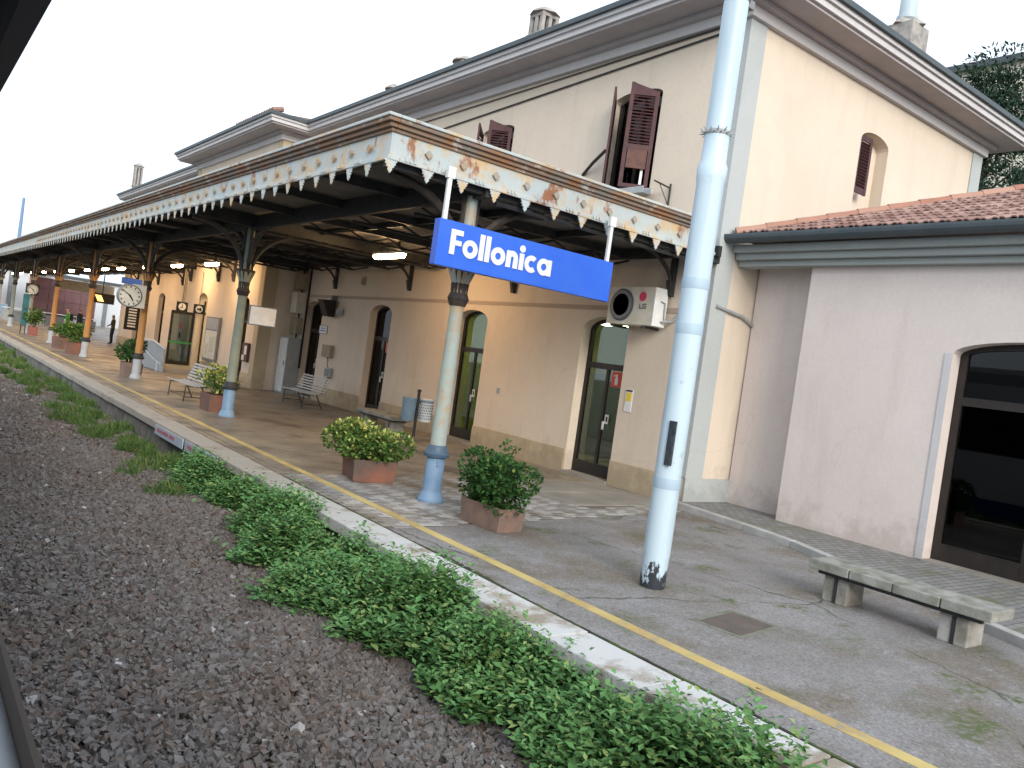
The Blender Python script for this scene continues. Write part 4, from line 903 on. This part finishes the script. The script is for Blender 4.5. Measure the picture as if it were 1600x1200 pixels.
MB().box(10.62,11.04,10.3,10.34,2.99,3.035).build('bracket', 'iron', ac); box('bracket', 'iron', ac, 10.62,11.04,11.1,11.14,2.99,3.035)
cb = thing('tall_cabinet', (10.75,26.7,0), 'tall grey metal cabinet in the corner of the facade', 'cabinet')
MB().box(10.55,11.04,26.3,27.02,0,1.9).build('body', 'grey', cb, bevel=.01); box('door', 'white', cb, 10.535, 10.549, 26.33, 26.99, .06, 1.86); box('handle', 'black', cb, 10.52, 10.534, 26.4, 26.43, .95, 1.1)
MB().box(10.54,10.56,26.28,26.299,.05,.055).build('hinge', 'midgrey', cb)
cd = thing('cable_duct', (10.9,26.75,1.9), 'stack of old beige junction boxes above the tall cabinet', 'junction box')
for z0_, z1_, x0_, m in ((2.05,2.6,10.82,'beigebox'),(2.75,3.45,10.72,'offwhite'),(3.55,4.1,10.78,'beigebox')): MB().box(x0_,11.04,26.45,26.95,z0_,z1_).build('box', m, cd, bevel=.01)
MB().box(10.93,10.97,26.65,26.72,1.9,4.3).box(10.98,11.04,26.2,26.24,.9,4.3).build('conduit', 'black', cd)
def simple(name, label, cat, parts, loc, group=None):
    t = thing(name, loc, label, cat, group)
    for (pn, m, b) in parts: MB().box(*b).build(pn, m, t, bevel=.006 if min(b[1]-b[0],b[3]-b[2],b[5]-b[4]) > .03 else 0)
    return t
t = simple('meter_box', 'beige electric meter box with cable on the peach wall', 'meter box', [('body','beigebox',(10.90,11.04,23.75,24.35,1.45,1.83))], (10.97,24.05,1.45)); MB().tube([(10.95,23.95,1.45),(10.93,23.85,1.32),(10.95,23.9,1.2),(10.97,23.85,1.12)], .014, 5).build('cable', 'black', t)
simple('meter_box', 'small grey box mounted below the beige meter box', 'meter box', [('body','grey',(10.93,11.04,23.62,24.02,.82,1.12)),('lid','midgrey',(10.922,10.929,23.66,23.98,.86,1.08))], (10.97,23.8,.82))
t = simple('wall_monitor', 'dark wedge-shaped monitor on a wall arm', 'monitor', [('arm','midgrey',(10.85,11.04,24.0,24.1,3.2,3.4)),('lamp','grey',(10.86,11.0,23.4,23.6,2.8,3.0))], (10.8,24,2.7))
MB().prism([(10.5,3.22),(10.95,3.25),(10.95,2.72),(10.72,2.72)], 23.85, 24.25, 'y').build('hood', 'black', t)
t = simple('wall_notice', 'small white notice plate with blue lines beside the dark door', 'notice', [('plate','white',(11.02,11.045,24.45,25.0,2.18,2.42)),('frame','midgrey',(11.035,11.047,24.43,25.02,2.16,2.44))], (11.03,24.7,2.2)); MB().box(11.016,11.019,24.6,24.9,2.33,2.35).box(11.016,11.019,24.55,24.92,2.25,2.28).build('print', 'blueedge', t)
t = simple('wall_notice', 'narrow white and yellow notice beside the lit door', 'notice', [('sheet','white',(11.035,11.046,10.70,10.88,1.44,1.86)),('top','black',(11.03,11.034,10.71,10.87,1.82,1.85)),('print','yellow',(11.03,11.034,10.73,10.85,1.64,1.80))], (11.04,10.8,1.44))
simple('wall_lamp', 'small dim wall fixture high between bracket and monitor', 'lamp', [('body','beigebox',(10.98,11.04,22.2,22.35,3.75,4.0)),('glass','midgrey',(10.95,10.979,22.22,22.33,3.78,3.95))], (11,22.3,3.75))
simple('wall_socket', 'tiny grey socket cover on the peach wall', 'socket', [('plate','grey',(11.03,11.046,14.85,14.95,1.33,1.45))], (11.04,14.9,1.33))
t = simple('poster_frame', 'tall glazed grey poster case on the middle facade', 'poster case', [('frame','midgrey',(9.70,9.78,31.05,32.6,.55,2.25)),('poster','offwhite',(9.688,9.699,31.15,32.5,.65,1.72)),('header','grey',(9.688,9.699,31.15,32.5,1.78,2.2))], (9.75,31.8,.55))
MB().box(9.683,9.687,31.3,31.9,.9,1.5).box(9.683,9.687,32.0,32.3,.8,1.2).build('print', mat('map_print', (.55,.50,.34), (.40,.46,.44), 8, .6), t)
t = simple('notice_board', 'brown frame with pale sheets on the middle facade corner', 'notice', [('frame','shutterfade',(9.70,9.79,27.65,28.2,.85,1.5)),('sheet','white',(9.688,9.699,27.72,27.95,1.1,1.4)),('sheet','offwhite',(9.688,9.699,27.9,28.15,.9,1.08))], (9.75,27.9,.85))
t = simple('wall_terminal', 'grey upright wall terminal with pink panel by the open hall door', 'terminal', [('body','grey',(9.55,9.79,35.3,35.7,.9,2.2)),('panel','pinkred',(9.54,9.549,35.35,35.65,1.6,1.85)),('handset','black',(9.50,9.54,35.4,35.48,1.2,1.45)),('post','grey',(9.66,9.79,35.4,35.6,0,.9))], (9.7,35.5,0))
# pictogram signs hung before the hall door
for x0, label, pic in ((8.86,'black square sign with round white symbol at the open door leaf edge','a'),(9.52,'black square sign with round white symbol close to the facade','b')):
    t = thing('pictogram_sign', (x0+.21,33.9,2.3), label, 'sign'); box('panel', 'black', t, x0, x0+.43, 33.9, 33.93, 2.3, 2.68)
    T = Matrix.Translation((x0+.215,33.895,2.49)) @ Matrix.Rotation(R(90),4,'X')
    MB(T).lathe([(.14,0),(.14,.006),(.01,.007)], (0,0,0), 20).build('symbol', 'white', t)
    g = MB(); 
    if pic == 'a': g.box(x0+.20,x0+.23,33.880,33.885,2.44,2.58).box(x0+.13,x0+.215,33.880,33.885,2.44,2.465)
    else: g.box(x0+.13,x0+.22,33.88,33.885,2.45,2.52).box(x0+.225,x0+.30,33.88,33.885,2.42,2.54)
    g.build('mark', 'black', t); MB().tube([(x0+.215,33.915,2.68),(x0+.215,33.915,4.0)], .012, 5).build('hanger', 'iron', t)
# ramp with guard wall
t = thing('ramp_wall', (7.9,32.6,0), 'pale grey ramp guard panel with white handrail', 'ramp')
MB().prism([(31.0,0),(34.2,0),(34.2,.98),(32.8,1.02),(31.0,.82)], 7.87, 7.93, 'x').build('panel', 'grey', t)
MB().tube([(7.9,31.0,.86),(7.9,32.8,1.06),(7.9,34.2,1.03)], .03, 6).tube([(7.78,30.9,.30),(7.78,32.0,.42),(7.78,33.2,.62)], .02, 6).tube([(7.78,31.4,0),(7.78,31.4,.36)], .018, 6).build('handrail', 'white', t)
box('landing', 'slabconc', t, 7.95, 9.76, 31.2, 36.2, 0, .14)
# station clock on column
ck = thing('station_clock', (5.55,26.45,2.12), 'round white station clock showing ten to five beside an orange column', 'clock')
MB().box(5.62,6.0,26.42,26.62,2.14,2.84).build('case', 'offwhite', ck, bevel=.02)
def clock_face(par, cx, y, cz, r, hands=True):
    T = Matrix.Translation((cx,y,cz)) @ Matrix.Rotation(R(90),4,'X')
    MB(T).lathe([(r*1.1,-.16),(r*1.1,.03),(r*1.0,.04),(r*.98,.0)], (0,0,0), 32).build('rim', 'midgrey', par, smooth=True)
    MB(T).lathe([(r*.99,.0),(r*.99,.012),(.005,.013)], (0,0,0), 32).build('face', 'offwhite', par)
    mk = MB(T)
    for h in range(12):
        a0 = R(90-30*h); q = [(r*.74,-.016),(r*.92,-.016),(r*.92,.016),(r*.74,.016)]
        mk.prism([(p*math.cos(a0)-s*math.sin(a0), p*math.sin(a0)+s*math.cos(a0)) for p, s in q], .014, .02, 'z')
    mk.build('hour_marks', 'black', par)
    for ang, L, wd in ((90-6*51, .86, .018), (90-30*4.85, .58, .026)):
        a0 = R(ang); q = [(-.1*r,-wd),(L*r,-wd*.6),(L*r,wd*.6),(-.1*r,wd)]
        MB(T).prism([(p*math.cos(a0)-s*math.sin(a0), p*math.sin(a0)+s*math.cos(a0)) for p, s in q], .022, .03, 'z').build('hand', 'black', par)
clock_face(ck, 5.55, 26.42, 2.48, .31); MB().tube([(6.0,26.5,2.3),(6.08,26.6,2.3)], .03, 6).tube([(6.0,26.5,2.7),(6.08,26.6,2.7)], .03, 6).build('arm', 'iron', ck)
c2 = thing('station_clock', (6.05,52.3,2.2), 'small distant square-framed station clock on far column', 'clock'); box('case', 'black', c2, 5.72,6.38,52.46,52.6,2.15,2.8); clock_face(c2, 6.05, 52.42, 2.48, .26)
# white notice board on second column
t = thing('notice_board', (6.55,18.0,2.1), 'white framed board bracketed to the grey-green column', 'board')
box('frame', 'midgrey', t, 6.25,6.88,18.02,18.06,2.09,2.53); box('sheet', 'white', t, 6.275,6.855,18.005,18.019,2.115,2.505)
MB().tube([(6.16,18.1,2.42),(6.27,18.05,2.42)], .014, 5).tube([(6.16,18.1,2.18),(6.27,18.05,2.18)], .014, 5).build('arm', 'iron', t)
# blue hanging sign, display, far boards
simple('hanging_sign', 'small blue sign hanging under the canopy above the clock', 'sign', [('panel','blue',(7.0,7.75,35.0,35.08,3.08,3.32)),('hanger','iron',(7.3,7.33,35.02,35.05,3.32,4.3))], (7.4,35,3.1))
t = simple('timetable_board', 'dark departure board with lit yellow rows', 'board', [('frame','black',(9.75,10.45,46.9,47.0,1.05,2.3))], (10.1,47,1.05))
for q in range(7): box('row', 'board', t, 9.9,10.3,46.885,46.899,1.2+q*.15,1.28+q*.15)
t = simple('platform_display', 'dark hanging display with glowing orange panel', 'display', [('case','black',(8.6,9.75,50.0,50.2,2.25,2.8)),('hanger','iron',(9.1,9.15,50.05,50.1,2.8,4.3))], (9.1,50,2.3)); MB().prism([(8.75,2.68),(9.05,2.68),(9.22,2.35),(8.92,2.35)], 49.98, 49.995, 'y').build('screen', 'led', t)
simple('overhead_panel', 'long plain beige panel hung across the far canopy', 'panel', [('panel','beigebox',(8.7,12.0,62,62.1,2.9,3.55))], (10,62,2.9))
simple('info_totem', 'slim teal information totem on dark legs', 'totem', [('panel','teal',(5.55,5.85,51.45,51.6,.5,2.2)),('leg','iron',(5.57,5.62,51.5,51.55,0,.5)),('leg','iron',(5.78,5.83,51.5,51.55,0,.5)),('cap','white',(5.54,5.86,51.44,51.61,2.2,2.24))], (5.7,51.5,0))
# twin litter bins
lb = thing('litter_bin', (9.77,16.2,0), 'pair of round litter baskets on one dark post', 'litter bin')
MB().tube([(9.77,16.2,0),(9.77,16.2,1.1)], .035, 8).lathe([(.05,1.1),(.05,1.14),(.01,1.16)], (9.77,16.2,0), 8).box(9.62,9.92,16.18,16.22,.84,.88).build('post', 'iron', lb)
MB().lathe([(.135,.42),(.15,.45),(.165,.92),(.175,.93),(.175,.95),(.15,.95)], (9.55,16.2,0), 20).build('basket', 'bluegrey', lb, smooth=True)
b2 = MB().lathe([(.145,.42),(.155,.45),(.165,.92),(.175,.93),(.175,.95),(.15,.95)], (10.0,16.2,0), 24).build('basket', 'white', lb, smooth=True)
hl = MB()
for zq in range(6):
    for aq in range(18):
        a0 = 2*math.pi*(aq+.5*(zq%2))/18; r0 = .159+.002*zq; T = Matrix.Translation((10.0+r0*math.cos(a0),16.2+r0*math.sin(a0),.50+zq*.062)) @ Matrix.Rotation(a0,4,'Z')
        MBx = MB(T); MBx.box(-.004,.004,-.016,.016,-.018,.018); hl.v, hl.f = hl.v+MBx.v, hl.f+[tuple(i_+len(hl.v) for i_ in f) for f in MBx.f]
tag(hl.build('perforation', 'bluegrey', b2), kind='stuff'); MB().lathe([(.167,.86),(.168,.86),(.170,.92),(.168,.92)], (10.0,16.2,0), 24).build('band', 'bluegrey', b2)
# warning plates on kerb face
for y0, y1, words, label in ((14.22,16.05,(.75,.32),'pale warning plate with red lettering on platform kerb, farther from the mast'),(12.38,14.08,(.26,.12,.3,.1,.34),'pale warning plate with red lettering on platform kerb, nearer the mast')):
    t = thing('warning_plate', (4.1,(y0+y1)/2,-.17), label, 'sign'); box('plate', mat('plate_pale_blue', (.42,.48,.56), (.36,.42,.50), 3, .5), t, 4.095, 4.115, y0, y1, -.185, -.015)
    pr = MB(); yq = y1-.16
    for wd in words:
        ye = yq-wd
        while yq > ye: q = random.uniform(.018,.035); pr.box(4.091,4.0945,yq-q,yq,-.125,-.125+random.uniform(.045,.075)); yq -= q+.018
        yq -= .06
    tag(pr.build('faded_print', mat('faded_red_print', (.36,.10,.14), None, rough=.6), t), kind='stuff')

# ================================================================ people
def person(loc, face, h, top, label, arms, bag=None, coat=False):
    t = thing('person', loc, label, 'person', 'people waiting on the platform'); k_ = h/1.75
    me = bpy.data.meshes.new('body'); J = {}
    V = []; E = []; RR = []
    def v(p, r): V.append(Vector(p)*k_); RR.append(r*k_); return len(V)-1
    pel = v((0,0,.95),.135); wst = v((0,0,1.08),.125); ch = v((0,.0,1.30),.15); nk = v((0,.0,1.47),.06); hd0 = v((0,.02,1.56),.085); hd1 = v((0,.03,1.66),.095); hd2 = v((0,.02,1.74),.06)
    E += [(pel,wst),(wst,ch),(ch,nk),(nk,hd0),(hd0,hd1),(hd1,hd2)]
    ns = v((0,.115,1.63),.018); E.append((hd1,ns))
    for s, arm in zip((-1,1), arms):
        hp = v((s*.09,0,.90),.10); kn = v((s*.10,.03,.50),.065); an_ = v((s*.11,-.01,.09),.045); to = v((s*.12,.15,.035),.035); E += [(pel,hp),(hp,kn),(kn,an_),(an_,to)]
        sh = v((s*.19,0,1.40),.065); el = v((s*.24,arm[0],1.14),.048); wr = v((s*(.22-arm[2]),arm[0]+arm[1],.90+arm[3]),.034); hn = v((s*(.21-arm[2]*1.2),arm[0]+arm[1]*1.25,.82+arm[3]*1.15),.032); th = v((s*(.17-arm[2]),arm[0]+arm[1]*1.2+.03,.84+arm[3]*1.1),.012)
        E += [(ch,sh),(sh,el),(el,wr),(wr,hn),(wr,th)]
    me.from_pydata([tuple(p) for p in V], E, []); o = link(bpy.data.objects.new('body', me))
    md = o.modifiers.new('skin', 'SKIN'); 
    for i_, sv in enumerate(me.skin_vertices[0].data): sv.radius = (RR[i_]*(1.15 if i_ in (0,1,2) else 1), RR[i_]*(.8 if i_ in (0,1,2) else 1)); sv.use_root = (i_ == 0)
    ss = o.modifiers.new('sub', 'SUBSURF'); ss.levels = 1; ss.render_levels = 1
    dg = bpy.context.evaluated_depsgraph_get(); me2 = bpy.data.meshes.new_from_object(o.evaluated_get(dg)); bpy.data.objects.remove(o)
    me2.materials.clear()
    for m in ('skin', top, 'jeans', 'hair'): me2.materials.append(M[m])
    for p in me2.polygons:
        z = p.center.z/k_; r = math.hypot(p.center.x, p.center.y)/k_
        lowc = .55 if coat else .93
        p.material_index = 0 if z > 1.47 else (1 if z > lowc and not (z < .93+arms[0][3] and r > .2 and z < .90) else 2)
        if z > 1.69 or (z > 1.58 and p.center.y/k_ < 0): p.material_index = 3
        if z < .06: p.material_index = 3
        p.use_smooth = True
    b = link(bpy.data.objects.new('body', me2)); b.parent = t; t.rotation_euler = (0,0,face)
    if bag: MB(Matrix.Translation(loc)).box(-.15*k_,.15*k_,-.26*k_,-.12*k_,1.02*k_,1.42*k_).build('backpack', bag, t, bevel=.04)
person((8.15,53.8,0), R(100), 1.72, 'greenvest', 'person in green jacket with dark back standing beside the black-coated person', ((.02,.2,.05,.22),(.02,.2,.05,.22)), 'coat')
person((9.05,55.6,0), R(-70), 1.78, 'coat', 'person in long black coat standing with arms down', ((.0,.08,.0,0),(.0,.08,.0,0)), None, True)
person((10.1,51.3,0), R(60), 1.72, 'olive', 'person in olive jacket and dark trousers near the departure board', ((.03,.2,.06,.16),(.0,.05,.0,0)))

# ================================================================ far background
t = thing('guard_fence', (9.5,64,0), 'grey metal guard fence with white top rail across the far platform', 'fence')
for i in range(9):
    x0 = 6.4+i*.62; y0 = 70.5-i*.5
    MB().box(x0,x0+.56,y0-.02,y0+.02,.12,.92).build('panel', 'midgrey' if i % 3 else 'grey', t); MB().tube([(x0-.03,y0,0),(x0-.03,y0,1.06)], .03, 6).build('post', 'grey', t)
MB().tube([(6.35,70.55,1.08),(11.9,66.1,1.08)], .04, 6).build('top_rail', 'white', t)
t = thing('panelled_structure', (12,86,0), 'large maroon panelled structure standing beyond the platform', 'structure')
MB().box(9.9,15.2,86,89,.9,4.0).build('body', 'maroon', t)
for i in range(4): MB().box(9.95+i*1.32,11.2+i*1.32,85.95,85.999,1.05,1.95).box(9.95+i*1.32,11.2+i*1.32,85.95,85.999,2.05,2.95).box(9.95+i*1.32,11.2+i*1.32,85.95,85.999,3.05,3.9).build('side_panel', 'maroon', t)
MB().box(9.9,15.2,86.2,88.8,.5,.9).build('base', 'iron', t); MB().box(9.75,15.3,85.9,89.1,4.0,4.15).build('roof', 'farwhite', t)
t = thing('white_shed', (9,96,0), 'long white ribbed shed far beyond the platform', 'building')
MB().box(2,22,96,104,-.5,4.6).build('wall', 'farwhite', t)
for i in range(9): MB().box(2.3+i*2.2,2.7+i*2.2,95.9,95.999,-.5,4.5).build('rib', mat('shed_blue', (.28,.36,.44), None, rough=.8) if i == 0 else M['midgrey'], t)
MB().box(1.6,22.4,95.6,104.4,4.6,4.8).build('roof', 'gutter', t)
t = thing('low_barrier', (6.5,77,0), 'pale blue low barrier at the far platform end', 'barrier')
MB().box(5.7,7.3,76.9,77.05,.2,1.2).build('panel', mat('pale_blue_panel', (.25,.40,.55), None, rough=.4), t, bevel=.02)
for xx in (5.8,7.2): box('post', 'grey', t, xx-.04, xx+.04, 77.052, 77.13, 0, 1.25)
tag(MB().lathe([(.35,-1),(.3,12),(.22,20)], (17.1,176,0), 10).build('distant_chimney', mat('faded_blue_stack', (.16,.26,.40), None, rough=.8)), 'slim faded blue chimney stack on the horizon', 'chimney')
hm = MB(); pts = [(-60,0),(-30,14),(0,24),(20,27),(45,20),(80,10),(130,0)]
nn_ = 24
for r_ in range(7):
    for i_ in range(nn_+1):
        x = -60+190*i_/nn_; hgt = float(np.interp(x, [p[0] for p in pts], [p[1] for p in pts])); hm.v.append((x+6*math.sin(r_*2.), 340+r_*25, -1+hgt*math.sin(math.pi*r_/6)*(1+.08*math.sin(i_*2.3+r_))))
for r_ in range(6):
    for i_ in range(nn_): a0 = r_*(nn_+1)+i_; hm.f.append((a0,a0+1,a0+nn_+2,a0+nn_+1))
struct(hm.build('hill', 'hill', None, smooth=True))
def tree(loc, h, rad, n, label, size):
    t = thing('conifer_tree', loc, label, 'tree', 'dark trees behind the annex'); x, y, z = loc
    MB().tube([(x,y,z),(x+.2,y,z+h*.4),(x-.1,y+.1,z+h*.7),(x,y,z+h*.95)], [.35,.26,.15,.04], 9).build('trunk', 'bark', t)
    C_ = []; lm = MB()
    for q in range(90):
        f_ = rng.uniform(.22,1.0); a0 = rng.uniform(0,6.28); rr = rad*(1-.75*max(0,f_-.35)/.65)*rng.uniform(.35,1.0)
        c = np.array([x+rr*math.cos(a0), y+rr*math.sin(a0), z+h*f_-.1*rr]); C_.append((c, rad*.24*rng.uniform(.7,1.3)))
        lm.tube([(x,y,z+h*f_*.86),tuple(c)], [.07,.02], 5)
    lm.build('limbs', 'bark', t); idx = rng.integers(len(C_), size=n)
    ctr = np.array([c[0] for c in C_])[idx]; rs = np.array([c[1] for c in C_])[idx]; u = rng.normal(size=(n,3)); u /= np.linalg.norm(u,axis=1,keepdims=True)
    P = ctr+u*(rs*rng.uniform(.3,1,n)**.5)[:,None]*np.array([1.15,1.15,.6]); V, F = leaves(P, u+rng.normal(size=(n,3))*.6, rng.uniform(size*.6,size*1.3,n), .35); np_mesh('crown', V, F, 'pine', t)
tree((36.0,16.6,-.6), 18.0, 4.6, 42000, 'dark conifer rising behind the annex roof and gable', .24)
tree((41.5,13.0,-.6), 16.5, 4.2, 30000, 'second dark conifer partly hidden behind the first', .26)
t = thing('apartment_block', (58,26,0), 'cream apartment block far behind the conifers', 'building')
MB().box(54,70,20,34,-.6,25.2).build('wall', 'cream', t); MB().box(53.6,70.4,19.6,34.4,25.2,25.6).build('roof', 'gutter', t)
for i in range(4):
    for j in range(5): box('window', 'darkroom', t, 53.95, 53.99, 21.5+i*3.2, 22.8+i*3.2, 3+j*4.4, 5+j*4.4)

# ================================================================ the train the picture is taken from
tr = thing('train_carriage', (-1.3,0,-.3), 'white train carriage with long open window beside the ballast', 'train')
MB().box(.157,.20,-14,22,.2,1.42).build('side_panel', 'trainwhite', tr); MB().box(.15,.20,-14,22,-.25,.2).build('skirt', 'trainblue', tr)
MB().box(.15,.20,-14,22,2.62,2.80).build('window_header', 'traindark', tr); MB().box(.15,.20,-14,22,2.80,3.3).build('upper_panel', 'trainwhite', tr)
for y0, y1 in ((-14,-3.6),(-3.5,-1.0),(4.4,6.2),(6.3,8.0),(8.1,14),(14.1,22)): box('window', 'black', tr, .157, .195, y0, y1, 1.42, 2.62)
MB().prism([(.20,3.3),(.0,3.62),(-.5,3.8),(-2.3,3.8),(-2.8,3.62),(-3.0,3.3)], -14, 22, 'y').build('roof', 'midgrey', tr)
box('far_side', 'traindark', tr, -3.0, -2.95, -14, 22, -.25, 1.3); box('far_side', 'traindark', tr, -3.0, -2.95, -14, 22, 2.7, 3.3)
box('window_sill', 'trainwhite', tr, .03, .1495, -1.0, 4.4, 1.46, 1.52); box('window_gasket', 'gasket', tr, .15, .156, -1.0, 4.4, 1.44, 1.556)
